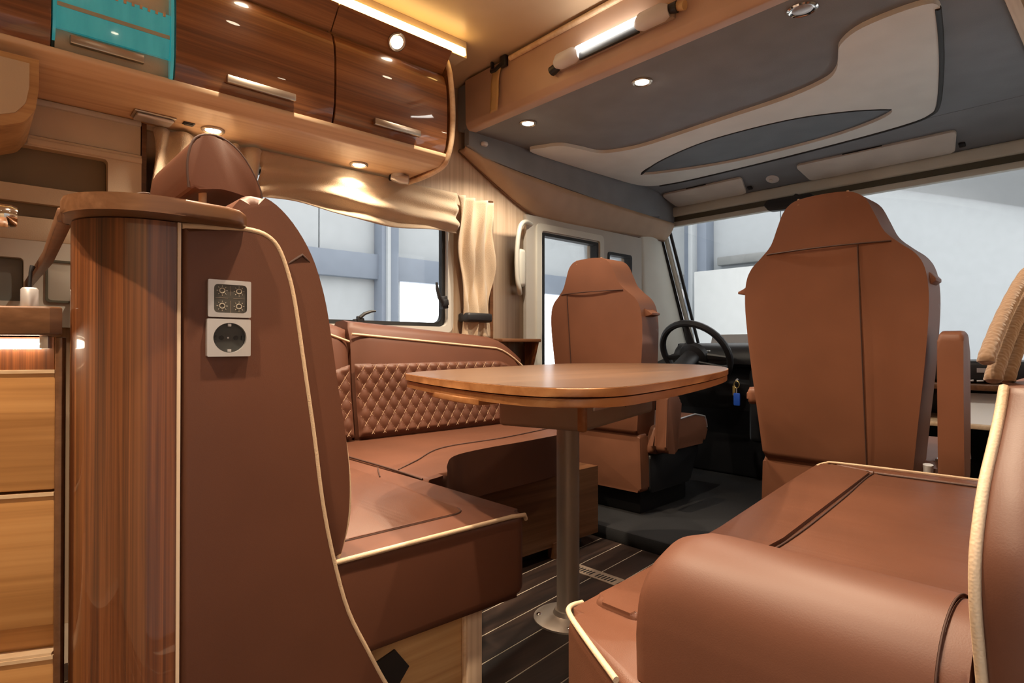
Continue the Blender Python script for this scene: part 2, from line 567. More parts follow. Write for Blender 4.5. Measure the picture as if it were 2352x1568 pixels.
# driver-side door: trim, windows
d1 = empty('door_1', (LW, 2.5, .05), 'pale driver door with side window', None, None, 'structure')
bm = bmesh.new()
for q in ((2.055, 2.17, .055, 1.47), (2.61, 2.71, .055, 1.47), (2.93, 3.04, .055, 1.47), (2.17, 2.61, 1.385, 1.47), (2.71, 2.93, 1.345, 1.47), (2.17, 2.61, .055, .60), (2.71, 2.93, .055, .80)):
    bm_box(bm, LW, LW + .022, q[0], q[1], q[2], q[3])
bmesh.ops.remove_doubles(bm, verts=bm.verts, dist=1e-5)
link('door_panel', bm, 'door_white', d1)
frame_x('window_seal', LW - .02, LW + .026, DWIN[0] - .004, DWIN[1] + .008, DWIN[2] - .01, DWIN[3] + .008, .016, 'rubber', d1, r=.01)
frame_x('window_surround', LW + .018, LW + .034, DWIN[0] - .05, DWIN[1] + .05, DWIN[2] - .05, DWIN[3] + .05, .035, 'cream_plastic', d1, r=.03)
frame_x('quarter_seal', LW - .02, LW + .026, QWIN[0] - .004, QWIN[1] + .008, QWIN[2] - .01, QWIN[3] + .008, .016, 'rubber', d1, r=.02)
box('pane', (LW - .02, LW - .014, DWIN[0], DWIN[1], DWIN[2], DWIN[3]), 'glass', d1)
box('quarter_pane', (LW - .02, LW - .014, QWIN[0], QWIN[1], QWIN[2], QWIN[3]), 'glass', d1)

# grab handle and cornice over the cab door
g = empty('grab_handle', (LW, 2.0, 1.07), 'beige loop-shaped grab handle on the wall beside the driver door', 'handle')
tube('loop', smoothpts([(LW + .012, 2.10, 1.425), (LW + .04, 2.03, 1.425), (LW + .05, 1.985, 1.39), (LW + .05, 1.965, 1.28), (LW + .05, 1.965, 1.15), (LW + .045, 1.985, 1.085), (LW + .012, 2.02, 1.07)], 6, False), .012, 'cream_plastic', g)
box('grip', (LW + .002, LW + .045, 1.985, 2.04, 1.10, 1.29), 'cream_plastic', g, .02, 3)

co = empty('trim_1', (LW, 2.4, 1.47), 'tan sloping cornice over the driver door', None, None, 'structure')
low = smoothpts([(LW + .012, 1.64, 1.70), (LW + .012, 1.846, 1.592), (LW + .012, 2.05, 1.498), (LW + .012, 2.19, 1.468), (LW + .012, 2.6, 1.468), (LW + .012, 3.30, 1.49)], 6, False)
upp = smoothpts([(-2.07, 1.62, 1.70), (-2.06, 1.78, 1.66), (-2.06, 1.92, 1.645), (-2.055, 2.12, 1.63), (-2.055, 2.45, 1.612), (-2.05, 3.28, 1.585)], 6, False)
def corn(u, v):
    f = u * (len(low) - 1); i = min(int(f), len(low) - 2); t = f - i
    a = Vector(low[i]).lerp(Vector(low[i + 1]), t); b = Vector(upp[i]).lerp(Vector(upp[i + 1]), t)
    p = a.lerp(b, v)
    p.x += .012 * math.sin(PI * v)
    p.z -= .006 * math.sin(PI * v)
    return p
sheet('cornice', corn, 40, 8, 'cornice', co, .012)
tube('edge', low, .009, 'walnut_matt', co)

# cab front: A-pillar, header rails, windscreen
ap = empty('trim_2', (LW, 3.2, .8), 'beige windscreen pillar beside the driver door', None, None, 'structure')
def pil(u, v):
    z = 1.62 - u * 1.02
    k = (1.62 - z) / .72
    y0, x0 = 3.02 + .03 * k, LW + .01
    y1, x1 = 3.30 + .17 * k, -2.20 + .10 * k
    return (x0 + (x1 - x0) * v + .03 * math.sin(PI * v), y0 + (y1 - y0) * v, z)
sheet('pillar', pil, 20, 8, 'cream_plastic', ap, .015)
tube('outer_seal', [(-2.185, 3.30, 1.60), (-2.06, 3.515, .70)], .013, 'rubber', ap)
tube('inner_rail', [(-2.155, 3.31, 1.60), (-2.03, 3.525, .70)], .016, 'cream_plastic', ap)
tube('inner_seal', [(-2.12, 3.32, 1.60), (-1.995, 3.535, .70)], .010, 'rubber', ap)

hd = empty('trim_3', (-1.1, 3.3, 1.56), 'cream header rail above the windscreen', None, None, 'structure')
box('header_rail', (-2.2, -.06, 3.285, 3.33, 1.628, 1.690), 'cream_plastic', hd, .012, 3)
box('shade_gap', (-2.2, -.06, 3.30, 3.33, 1.596, 1.628), 'dark_olive', hd)
box('shade_rail', (-2.2, -.06, 3.292, 3.33, 1.566, 1.597), 'cream_plastic', hd, .006, 2)
wf = empty('window_2', (-1.1, 3.45, .7), 'wide windscreen', None, None, 'structure')
bm = bmesh.new()
vs = [bm.verts.new(p) for p in ((-2.2, 3.325, 1.58), (-.04, 3.325, 1.58), (-.04, 3.57, .60), (-2.04, 3.57, .60))]
bm.faces.new(vs)
o = link('pane', bm, 'glass', wf)
_s = o.modifiers.new('solid', 'SOLIDIFY'); _s.thickness = .006
wfr = box('wall_front', (LW, -.04, 3.50, 3.56, 0, .66), 'black')
tag(wfr, 'dark front bulkhead below the windscreen', None, None, 'structure')

# ================================================================== HALL OUTSIDE
hf = box('floor_hall', (-12, 9, -5, 14, -.62, -.55), 'hall_floor')
tag(hf, 'pale floor of the hall outside', None, None, 'structure')
hl = empty('wall_hall_left', (-6.0, 4, -.55), 'white panelled hall wall outside the side window', None, None, 'structure')
y = -4.0
for w in (2.2, 2.2, 2.33, 2.2, 2.2, 2.2, 2.2):
    box('panel', (-6.2, -6.0, y + .006, y + w - .006, -.55, 4.6), 'hall_panel', hl, .006, 1)
    y += w
box('girt', (-6.0, -5.9, -4, 9, 1.56, 1.84), 'hall_beam', hl, .01)
for yy in (3.38, -1.6):
    box('column', (-6.0, -5.82, yy, yy + .22, -.55, 4.6), 'hall_beam', hl, .01)
    box('column_web', (-5.99, -5.78, yy + .05, yy + .09, -.55, 4.6), 'hall_panel', hl)
for (a, b, c, d) in ((3.68, 4.55, -.5, 1.66), (6.0, 6.95, -.5, 1.72)):
    frame_x('door_frame', -6.0, -5.93, a - .09, b + .09, c, d + .09, .09, 'hall_panel', hl)
    box('bright_pane', (-5.985, -5.975, a, b, c, d), 'bright_pane', hl)
hfw = empty('wall_hall_front', (-2, 9, -.55), 'white hall wall seen through the windscreen', None, None, 'structure')
x = -6.2
for w in (2.4, 9.6, 2.4):
    box('panel', (x + .006, x + w - .006, 9.0, 9.2, -.55, 5.2), 'hall_panel', hfw, .006, 1)
    x += w
box('steel_column', (-5.28, -4.88, 8.75, 9.0, -.55, 5.2), 'hall_beam', hfw, .01)
box('column_flange', (-5.12, -5.04, 8.6, 8.76, -.55, 5.2), 'hall_panel', hfw, .01)
box('girt', (-6.0, -5.28, 8.9, 9.0, 1.88, 2.02), 'hall_dark', hfw)
box('window_frame', (-5.95, -5.35, 8.93, 9.0, .6, 1.78), 'white', hfw, .01)
box('bright_pane', (-5.87, -5.55, 8.915, 8.93, .6, 1.68), 'bright_pane', hfw)
nb = box('wall_light_block', (1.15, 3.2, -4.0, 3.4, -.45, 2.6), 'light_block', None, .05, 3)  # unseen block added outside the entrance to cut incoming light
tag(nb, 'unseen grey wall added beside the entrance to cut the daylight', None, None, 'structure')
duct = box('ventilation_duct', (-4.75, -3.9, 8.85, 9.0, 2.10, 2.24), 'hall_dark', None, .02)
tag(duct, 'grey duct high on the hall wall, seen through the windscreen', 'duct')
vp = box('display_wall', (-4.78, -2.6, 8.2, 8.3, -.55, 1.95), 'hall_white', None, .01)
tag(vp, 'white display wall standing in the hall beyond the windscreen', 'partition')

# ================================================================== OVERHEAD CABINETS
BOT = 1.512
DOOR = [(-1.828, 1.532), (-1.812, 1.56), (-1.805, 1.60), (-1.802, 1.66), (-1.803, 1.74), (-1.808, 1.79), (-1.820, 1.825), (-1.836, 1.842)]
COVE = [(-1.838, 1.846), (-1.822, 1.862), (-1.800, 1.886), (-1.780, 1.907), (-1.774, 1.914)]

def strip_profile(name, prof, y0, y1, t, mat, parent, bev=0.0015):
    # curved panel: profile in x,z thickened inwards (towards -x) and extruded in y
    back = [(x - t, z) for x, z in prof][::-1]
    return prism(name, list(prof) + back, 'y', y0, y1, mat, parent, bev, 2, 40)

def handle_bar(parent, y0, y1, z=1.578):
    bm = bmesh.new()
    bm_box(bm, -1.800, -1.784, y0, y1, z - .016, z + .006, .003)
    bm_box(bm, -1.812, -1.790, y0 + .02, y0 + .035, z - .008, z + .004)
    bm_box(bm, -1.812, -1.790, y1 - .035, y1 - .02, z - .008, z + .004)
    return link('handle', bm, 'metal', parent)

units = [(-.45, .142, 'glossy walnut overhead cabinet at the far left, cut off by the picture edge', -.2, -.02),
         (.409, .872, 'glossy walnut overhead cabinet with reflections, right of the teal glass front', .537, .737),
         (.876, 1.326, 'last glossy walnut overhead cabinet, next to the curved wooden end panel', 1.01, 1.196)]
for y0, y1, lab, h0, h1 in units:
    t = empty('overhead_cabinet', (-1.98, (y0 + y1) / 2, BOT), lab, 'cabinet', 'walnut overhead cabinets')
    prism('body', [(LW + .005, BOT + .03), (-1.845, BOT + .03), (-1.83, 1.66), (-1.84, 1.80), (-1.862, 1.84), (-1.862, 1.975), (LW + .005, 1.975)], 'y', y0, y1, 'walnut_h', t)
    d = strip_profile('door', DOOR, y0 + .0015, y1 - .0015, .016, 'walnut_h', t)
    handle_bar(d, h0, h1)
    prism('cove_panel', COVE + [(-1.786, 1.918), (-1.85, 1.858)], 'y', y0, y1, 'walnut_h', t, 0)
# glass-fronted unit with lit teal glass
t = empty('display_cabinet', (-1.98, .276, BOT), 'overhead cabinet with lit teal glass front and beige flap', 'cabinet')
prism('body', [(LW + .005, BOT + .03), (-1.87, BOT + .03), (-1.87, 1.80), (-1.93, 1.975), (LW + .005, 1.975)], 'y', .146, .406, 'beige_wall', t)
d = strip_profile('flap', [(x - .025, z) for x, z in DOOR], .150, .402, .014, 'beige_wall', t)
handle_bar(d, .178, .337, 1.572).data.transform(Matrix.Translation((-.022, 0, 0)))
prism('glass_band', [(-1.822, 1.588), (-1.812, 1.588), (-1.808, 1.640), (-1.806, 1.705), (-1.816, 1.705), (-1.818, 1.640)], 'y', .150, .398, 'teal', t, .001)
prism('glass_stripe', [(-1.812, 1.640), (-1.806, 1.640), (-1.8055, 1.650), (-1.812, 1.650)], 'y', .152, .396, 'pale_stripe', t)
prism('glass_edge', [(-1.83, 1.535), (-1.815, 1.54), (-1.803, 1.60), (-1.801, 1.70), (-1.806, 1.80), (-1.83, 1.80)], 'y', .398, .406, 'teal', t)
prism('glass_edge', [(-1.83, 1.56), (-1.815, 1.57), (-1.803, 1.60), (-1.801, 1.70), (-1.806, 1.80), (-1.83, 1.80)], 'y', .144, .150, 'teal', t)
bm = bmesh.new()
for k in range(9):
    yy = .235 + k * .018
    bm_box(bm, -1.8065, -1.803, yy, yy + .006, 1.697, 1.708)
link('glass_pegs', bm, 'piping', t)
prism('top_panel', [(-1.862, 1.712), (-1.842, 1.712), (-1.838, 1.846), (-1.780, 1.907), (-1.786, 1.918), (-1.87, 1.87)], 'y', .150, .398, 'dark_olive', t)

# underside pelmet with end panel
pm = empty('cabinet_pelmet', (-1.98, .45, BOT), 'light wooden underside board of the overhead cabinets with rounded front lip', 'pelmet')
prism('board', roundpoly([(LW + .005, BOT - .012), (-1.865, BOT - .012), (-1.82, BOT + .014), (-1.82, BOT + .028), (LW + .005, BOT + .028)], [0, .02, .012, .004, 0], 4), 'y', -.45, 1.332, 'beech_y', pm)
prism('back_lip', [(LW + .003, BOT - .028), (LW + .022, BOT - .028), (LW + .022, BOT - .011), (LW + .003, BOT - .011)], 'y', .40, 1.40, 'beige_wall', pm)
END = [(LW + .02, BOT - .022), (-2.0, BOT - .024), (-1.90, BOT - .018), (-1.845, BOT - .004), (-1.818, BOT + .03), (-1.800, BOT + .08), (-1.793, 1.66), (-1.795, 1.74), (-1.803, 1.80), (-1.812, 1.85), (-1.83, 1.90)]
pts = smoothpts(END, 4, False)
ep = empty('cabinet_end_panel', (-1.98, 1.34, BOT), 'curved end panel with light wooden rim closing the overhead cabinet row', 'end panel')
prism('panel', pts + [(LW + .02, 1.90)], 'y', 1.334, 1.348, 'walnut_h', ep)
tube('rim', [(x, 1.343, z) for x, z in pts], .0105, 'beech_y', ep, 10)

# LED strip above the cabinet cove
ls = empty('led_strip', (-1.80, .5, 1.92), 'glowing warm LED light strip along the ceiling edge above the cabinets', 'light strip')
prism('diffuser', [(-1.790, 1.921), (-1.776, 1.921), (-1.782, 1.950), (-1.792, 1.950)], 'y', -.45, 1.395, 'strip', ls)
prism('carrier', [(-1.860, 1.92), (-1.792, 1.92), (-1.794, 1.984), (-1.860, 1.984)], 'y', -.45, 1.41, 'beige_wall', ls)

# lamps: pelmet and cove, plus unseen ceiling lamps added to light the room
downlight((-2.035, .570, BOT - .013), (0, 0, -1), .027, 'round warm lamp under the pelmet, above the headrest', SPOT_W * .22, group='round lamps under the pelmet')
downlight((-2.045, 1.088, BOT - .013), (0, 0, -1), .027, 'round warm lamp under the pelmet, above the window valance', SPOT_W * .20, group='round lamps under the pelmet')
for yy, lab in ((1.105, 'round warm lamp in the slanted panel just below the LED strip'), (.60, 'round warm lamp in the slanted panel above the left walnut door')):
    downlight((-1.803, yy, 1.8805), (.73, 0, -.68), .026, lab, SPOT_W * .35, group='round lamps in the slanted panel', beam=1.8)
for yy, lab in ((.66, 'unseen round ceiling lamp over the front of the bench'), (1.28, 'unseen round ceiling lamp over the dining table'), (.21, 'unseen round ceiling lamp over the kitchen end of the bench')):  # off-frame lamps kept for the top light they give
    downlight((-1.47 if yy > .5 else -1.1, yy, CEIL - .002), (0, 0, -1), .03, lab, SPOT_W * 2.4, group='unseen ceiling lamps', beam=1.6)
for (xx, yy, lab) in ((-.58, 1.12, 'unseen round ceiling lamp added over the right bench'), (-.58, .45, 'unseen round ceiling lamp in front of the entrance'), (-.55, -.35, 'unseen round ceiling lamp above the entrance'), (-1.2, -.45, 'unseen round ceiling lamp over the kitchen')):  # off-frame fill lamps; the bench one added to brighten bench and passenger seat
    downlight((xx, yy, CEIL - .002), (0, 0, -1), .03, lab, SPOT_W * 2.4, group='unseen ceiling lamps', beam=1.6)

# small fittings on the pelmet
sf = empty('awning_light', (-2.04, .39, BOT - .016), 'clear oblong light fitting on the underside of the pelmet', 'light fitting')
box('base', (-2.075, -2.005, .35, .46, BOT - .018, BOT - .0115), 'metal', sf, .003)
box('cover', (-2.068, -2.012, .356, .454, BOT - .028, BOT - .017), 'silver', sf, .005, 3)
sw = empty('rocker_switch', (-2.03, .497, BOT - .014), 'small dark rocker switch in the pelmet beside the lamp', 'switch')
box('frame', (-2.042, -2.018, .482, .514, BOT - .015, BOT - .0115), 'black', sw, .001)
box('rocker', (-2.038, -2.022, .486, .510, BOT - .018, BOT - .014), 'black', sw, .001)
rs = empty('reading_spot', (-2.06, 1.27, BOT - .04), 'small silver swivel spotlight under the pelmet near its end', 'lamp')
lathe('mount', [(.026, -.002), (.026, -.010), (.018, -.016)], (-2.06, 1.27, BOT - .010), 'silver', rs)
tube('head', [(-2.075, 1.25, BOT - .022), (-2.05, 1.275, BOT - .032), (-2.03, 1.30, BOT - .036)], [.016, .020, .017], 'silver', rs, 14)
lathe('lens', [(.013, -.002), (.013, .002)], (-2.078, 1.246, BOT - .026), 'black', rs, 'y')

# ================================================================== CURTAINS AT THE LIVING-ROOM WINDOW
def valance(u, v):
    y = .74 + u * .86
    zt = 1.492 - .002 * u
    zb = 1.318 + .014 * math.sin(u * 7.5 + .6) - .022 * u
    z = zt + (zb - zt) * v
    fold = .014 * math.sin(v * 17 + 2.4 * math.sin(u * 4.2) + u * 3.0) * (v ** .5) + .010 * math.sin(u * 18 + v * 6) * v + .012 * math.sin(v * 7 - u * 5) * v
    return (LW + .045 + fold + .012 * v, y, z)
va = sheet('window_valance', valance, 70, 26, 'cloth', None, .003)
tag(va, 'gathered sand-coloured cloth valance across the top of the side window', 'valance')
def drape(y0, y1, z0, z1, ztie, amp, pinch, nf):
    def fn(u, v):
        z = z1 + (z0 - z1) * v
        k = math.exp(-((z - ztie) / .16) ** 2) if ztie else 0
        c = (y0 + y1) / 2
        w = 1 - pinch * k
        y = c + (y0 + (y1 - y0) * u - c) * w
        x = LW + .045 + amp * (1 - .4 * k) * math.sin(u * nf * 2 * PI + 1.4 * math.sin(v * 4)) + .012 * k + .008 * math.sin(v * 11 + u * 9)
        return (x, y + .006 * math.sin(v * 14 + u * 20), z)
    return fn
cr = empty('window_curtain', (LW + .04, 1.72, .84), 'sand-coloured pleated curtain tied back right of the side window', 'curtain')
sheet('drape', drape(1.605, 1.81, .845, 1.482, 0.935, .016, .28, 3.0), 54, 44, 'cloth', cr, .003)
box('tie_band', (LW + .012, LW + .092, 1.628, 1.775, .915, .957), 'black', cr, .012, 3)
cl = empty('window_curtain', (LW + .04, .57, .9), 'sand-coloured pleated curtain behind the headrest, left of the side window', 'curtain')
sheet('drape', drape(.415, .74, .885, 1.488, None, .018, 0, 4.5), 60, 30, 'cloth', cl, .003)

# trim strip beside the curtain, small shelf beside the driver
tr = box('trim_4', (LW + .001, LW + .014, 1.822, 1.842, .84, 1.50), 'walnut_matt')
tag(tr, 'dark upright edge strip on the wood wall', None, None, 'structure')
sh = empty('side_shelf', (-2.05, 1.93, .72), 'small brown corner shelf behind the driver seat', 'shelf')
box('top', (LW + .002, -2.02, 1.80, 2.052, .826, .842), 'walnut_matt', sh, .004)
prism('support', [(LW + .026, .60), (LW + .05, .60), (-2.03, .826), (LW + .026, .826)], 'y', 2.03, 2.046, 'walnut_v', sh)

# ================================================================== KITCHEN (left edge)
kw = empty('kitchen_wall_panel', (LW, .05, .87), 'beige moulded kitchen wall panel with ledges and a recessed window blind', 'wall panel')
def kbox(name, y0, y1, z0, z1, d, mat='beige_wall', bev=.004):
    return box(name, (LW + .002, LW + d, y0, y1, z0, z1), mat, kw, bev)
kbox('upper_board', -.45, .386, 1.395, 1.498, .035)
prism('ledge', roundpoly([(LW + .002, 1.362), (LW + .05, 1.366), (LW + .05, 1.384), (LW + .002, 1.396)], [0, .006, .006, 0]), 'y', .114, .386, 'beige_wall', kw)
plate_hole('blind_frame', [(-.45, 1.205), (.386, 1.205), (.386, 1.392), (-.45, 1.392)], roundpoly([(-.40, 1.252), (.300, 1.252), (.300, 1.362), (-.40, 1.362)], .014), 'x', LW + .004, LW + .045, 'beige_wall', kw)
kbox('blind', -.40, .30, 1.25, 1.364, .012, 'blind')
kbox('top_rail', -.45, .386, 1.482, 1.499, .045, 'shade_rail')
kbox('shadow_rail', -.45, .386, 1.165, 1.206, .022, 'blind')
kbox('middle_board', -.45, .386, 1.10, 1.166, .04)
plate_hole('lower_frame', [(-.45, .86), (.386, .86), (.386, 1.10), (-.45, 1.10)], roundpoly([(-.40, .93), (.108, .93), (.108, 1.05), (-.40, 1.05)], .012), 'x', LW + .004, LW + .04, 'shade_rail', kw)
kbox('lower_pane', -.40, .108, .93, 1.05, .012, 'hall_dark')
frame_x('hatch_frame', LW + .04, LW + .046, .155, .30, .93, 1.05, .006, 'dark_olive', kw, r=.012)
kbox('hatch', .161, .294, .936, 1.044, .042, 'door_white', .001)
box('corner_post', (LW + .002, LW + .03, .389, .402, .86, 1.498), 'walnut_matt', kw)

hood = empty('range_hood', (-1.95, -.1, 1.31), 'rounded light-wood cooker hood with beige front under the left cabinets', 'hood')
HO = [(-.45, 1.49), (.118, 1.49), (.118, 1.42), (.112, 1.37), (.092, 1.335), (.05, 1.316), (-.45, 1.306)]
HR = roundpoly(HO, [0, 0, .03, .03, .03, .03, 0], 3)
prism('shell', HR, 'x', LW + .055, -1.80, 'bench_wood', hood)
HI = [(-.45, 1.475), (.100, 1.475), (.100, 1.42), (.094, 1.38), (.075, 1.352), (.04, 1.338), (-.45, 1.328)]
prism('front', roundpoly(HI, [0, 0, .03, .03, .02, .03, 0], 3), 'x', -1.800, -1.795, 'beige_wall', hood)

# kitchen cabinet with drawers; local frame: x out of the front, y along it, z up
KA = math.radians(-24.8)
XK = Matrix.Translation((-.966, .085, 0)) @ Matrix.Rotation(KA, 4, 'Z')
kc = empty('kitchen_cabinet', (-1.1, -.15, 0), 'honey-coloured wooden kitchen drawer cabinet with lit recess', 'cabinet')
XF[0] = XK
XF[0] = None
prism('carcass', [(-.990, .084), (-1.235, -.445), (-1.95, -.445), (-1.95, .084)], 'z', .02, .818, 'oak_drawer', kc)
prism('plinth', [(-1.02, .080), (-1.25, -.43), (-1.9, -.43), (-1.9, .080)], 'z', 0, .022, 'black', kc)
XF[0] = XK
for z0, z1 in ((.620, .775), (.444, .616), (.12, .405)):
    d = box('drawer', (-.022, -.002, -.58, -.004, z0, z1), 'oak_drawer', kc, .002)
    box('front_lip', (-.0035, .0005, -.58, -.004, z1 - .004, z1 + .0005), 'beech_y', d)
box('recess_back', (-.026, -.020, -.58, -.012, .775, .818), 'walnut_v', kc)
box('corner_post', (-.012, .002, -.0035, .005, .02, .818), 'walnut_matt', kc, .002)
box('groove_edge', (-.02, -.0005, -.58, -.006, .403, .409), 'beech_y', kc)
XF[0] = None
wt = empty('kitchen_worktop', (-1.3, -.2, .82), 'dark wooden kitchen worktop with a thick edge', 'worktop')
wp = [(-.958, .088), (-.955, .075), (-1.215, -.50), (-2.148, -.50), (-2.148, .088)]
prism('slab', wp, 'z', .820, .857, 'walnut_matt', wt, .003)
kl = empty('worktop_light', (-1.0, -.03, .806), 'bright warm light tube under the kitchen worktop edge', 'lamp')
XF[0] = XK
tube('tube', [(-.008, -.46, .809), (-.008, -.022, .809)], .0065, 'lamp', kl)
box('holder', (-.014, -.002, -.022, -.012, .803, .8195), 'silver', kl, .001)
XF[0] = None
fa = empty('kitchen_tap', (-1.70, -.20, .857), 'chrome kitchen tap head at the left edge above the worktop', 'tap')
tube('spout', smoothpts([(-1.70, -.20, .858), (-1.70, -.20, .98), (-1.69, -.17, 1.055), (-1.65, -.07, 1.082), (-1.60, .03, 1.079)], 6, False), .016, 'chrome', fa, 14)
lathe('base', [(.030, 0), (.030, .008), (.022, .02)], (-1.70, -.20, .857), 'chrome', fa)
lathe('spray_head', [(.018, 0), (.024, .012), (.024, .03), (.020, .04)], (-1.585, .030, 1.072), 'chrome', fa, 'y')
cy = empty('soap_dispenser', (-1.22, .035, .857), 'small silver cylinder with a thin dark stem standing on the worktop', 'dispenser')
lathe('cylinder', [(.0105, 0), (.0115, .002), (.0115, .040), (.009, .043)], (-1.22, .070, .857), 'silver', cy)
tube('stem', [(-1.22, .070, .899), (-1.22, .071, .925), (-1.222, .074, .935)], [.0025, .0025, .004], 'black', cy)

# ================================================================== GLOSSY COLUMN AND CAP SHELF
pc = empty('partition_column', (-.96, .19, 0), 'tall rounded high-gloss walnut column between the kitchen and the bench', 'column')
cx, cyy, R0 = -.963, .190, .093
arc = [(-.870, .2035), (-.870, .190)]
for k in range(1, 37):
    a = -PI * k / 36
    arc.append((cx + R0 * math.cos(a), cyy + R0 * math.sin(a)))
prism('shell', arc + [(-1.056, .2035)], 'z', 0, .969, 'walnut_v', pc, 0, 2, 30)
prism('partition', [(-1.0, .2045), (LW + .005, .232), (LW + .005, .244), (-1.0, .216)], 'z', 0, .969, 'walnut_v', pc)
box('edge_strip', (-.872, -.8675, .2005, .2045, 0, .969), 'beech_v', pc)
cs = empty('cap_shelf', (-.95, .17, .97), 'brown wooden shelf with rounded end capping the glossy column', 'shelf')
cap = [(-.838, .270), (-.828, .25), (-.826, .20)]
for k in range(0, 11):
    a = -PI / 2 * k / 10
    cap.append((-.926 + .100 * math.cos(a), .180 + .098 * math.sin(a)))
cap += [(-1.0, .090), (-1.0, .27), (-.86, .285)]
prism('board', cap, 'z', .9705, .9915, 'walnut_matt', cs, .005, 3)
prism('rail', [(-.985, .084), (-1.47, .104), (-2.14, .112), (-2.14, .128), (-1.47, .120), (-.985, .102)], 'z', .9705, .9915, 'walnut_matt', cs, .004, 2)
prism('wall_shelf', [(-.99, .215), (-2.14, .232), (-2.14, .27), (-.99, .27)], 'z', .9705, .9895, 'walnut_matt', cs, .003, 2)

# ================================================================== FRONT-FACING BENCH (left)
SX = -.870
be = empty('dinette_bench', (-1.5, .5, 0), 'brown leather two-seat bench with cream piping and headrests', 'bench')
SIDE = [(.206, .0), (.206, .966), (.285, .972), (.312, .968), (.332, .952), (.347, .915), (.358, .868), (.373, .77), (.388, .67), (.402, .565), (.420, .475), (.445, .385), (.482, .306), (.512, .246), (.55, .18), (.60, .10), (.64, 0)]
side_s = [SIDE[0], SIDE[1]] + smoothpts(SIDE[2:], 4, False)
prism('side_panel', side_s, 'x', SX - .05, SX + .002, 'leather', be, .008, 3)
tube('piping', [(SX - .001, y, z) for y, z in [SIDE[1]] + smoothpts(SIDE[2:], 4, False)], .0042, 'piping', be)
BK = [(.248, .46), (.248, .965), (.258, .972), (.272, 1.002), (.294, 1.024), (.325, 1.020), (.358, .992), (.388, .945), (.408, .885), (.420, .82), (.432, .74), (.446, .655), (.452, .58), (.448, .52), (.435, .467)]
bk_s = [BK[0], BK[1]] + smoothpts(BK[2:], 4, False)
prism('backrest', bk_s, 'x', -2.02, SX - .008, 'leather', be, .014, 3)
tube('backrest_piping', [(SX - .013, y, z) for y, z in smoothpts([(.366, .962), (.386, .925), (.406, .87), (.422, .79), (.436, .70), (.448, .63), (.453, .57), (.449, .52), (.434, .470)], 4, False)], .0042, 'piping', be)
# raised headrest bulge seam on the backrest side
tube('seam', [(SX - .010, .352, .93), (SX - .007, .372, .945), (SX - .012, .392, .93), (SX - .03, .403, .905)], .0025, 'seam', be)
# seat cushion
SEAT = [(-2.12, .40), (SX - .002, .40), (SX - .002, .845), (-1.30, .845), (-2.12, .845)]
prism('seat_cushion', roundpoly(SEAT, [0, 0, .03, 0, 0], 4), 'z', .30, .466, 'leather', be, .016, 4)
tube('seat_piping', [(SX - .002, .425, .466), (SX - .001, .60, .466), (SX - .001, .80, .465), (SX - .003, .838, .461), (SX - .008, .846, .450)], .0045, 'piping', be)
INL = roundpoly([(-2.05, .46), (-.955, .46), (-.955, .752), (-1.36, .775), (-2.05, .80)], [.02, .03, .04, .03, .02])
prism('seat_inlay', INL, 'z', .455, .4695, 'leather_top', be, .004, 2)
tube('seat_seam', [(x, y, .4665) for x, y in INL], .0022, 'seam', be, 6, True)
tube('seat_seam', smoothpts([(-1.47, .842, .466), (-1.42, .815, .4675), (-1.36, .785, .4675)], 5, False), .0018, 'seam', be)
box('base', (-2.10, -.905, .225, .705, 0.0, .302), 'bench_wood', be)
box('base_post', (-.935, -.893, .706, .742, 0.0, .302), 'beech_v', be, .002)
box('base_edge', (-.9035, -.8985, .700, .707, 0.0, .302), 'beech_y', be)
prism('base_vent', [(.500, .262), (.551, .275), (.580, .236), (.553, .205), (.53, .15), (.49, .15)], 'x', -.912, -.901, 'black', be)

for (x0, x1, lab) in ((-1.225, -.975, 'near'), (-1.72, -1.44, 'far')):
    HD = [(.240, 1.044), (.238, 1.08), (.245, 1.114), (.261, 1.128), (.286, 1.129), (.313, 1.112), (.335, 1.080), (.347, 1.048), (.338, 1.040), (.312, 1.046), (.285, 1.049), (.260, 1.045)]
    h = prism('headrest', smoothpts(HD, 4), 'x', x0, x1, 'leather', be, .0045, 2)
    for xx in (x0 + .05, x1 - .035):
        tube('post', [(xx, .268, .96), (xx, .268, 1.06)], .006, 'piping', h, 10)
    tube('headrest_seam', [(x1 - .0015, y, z) for y, z in smoothpts(HD[:9], 3, False)], .002, 'seam', h)

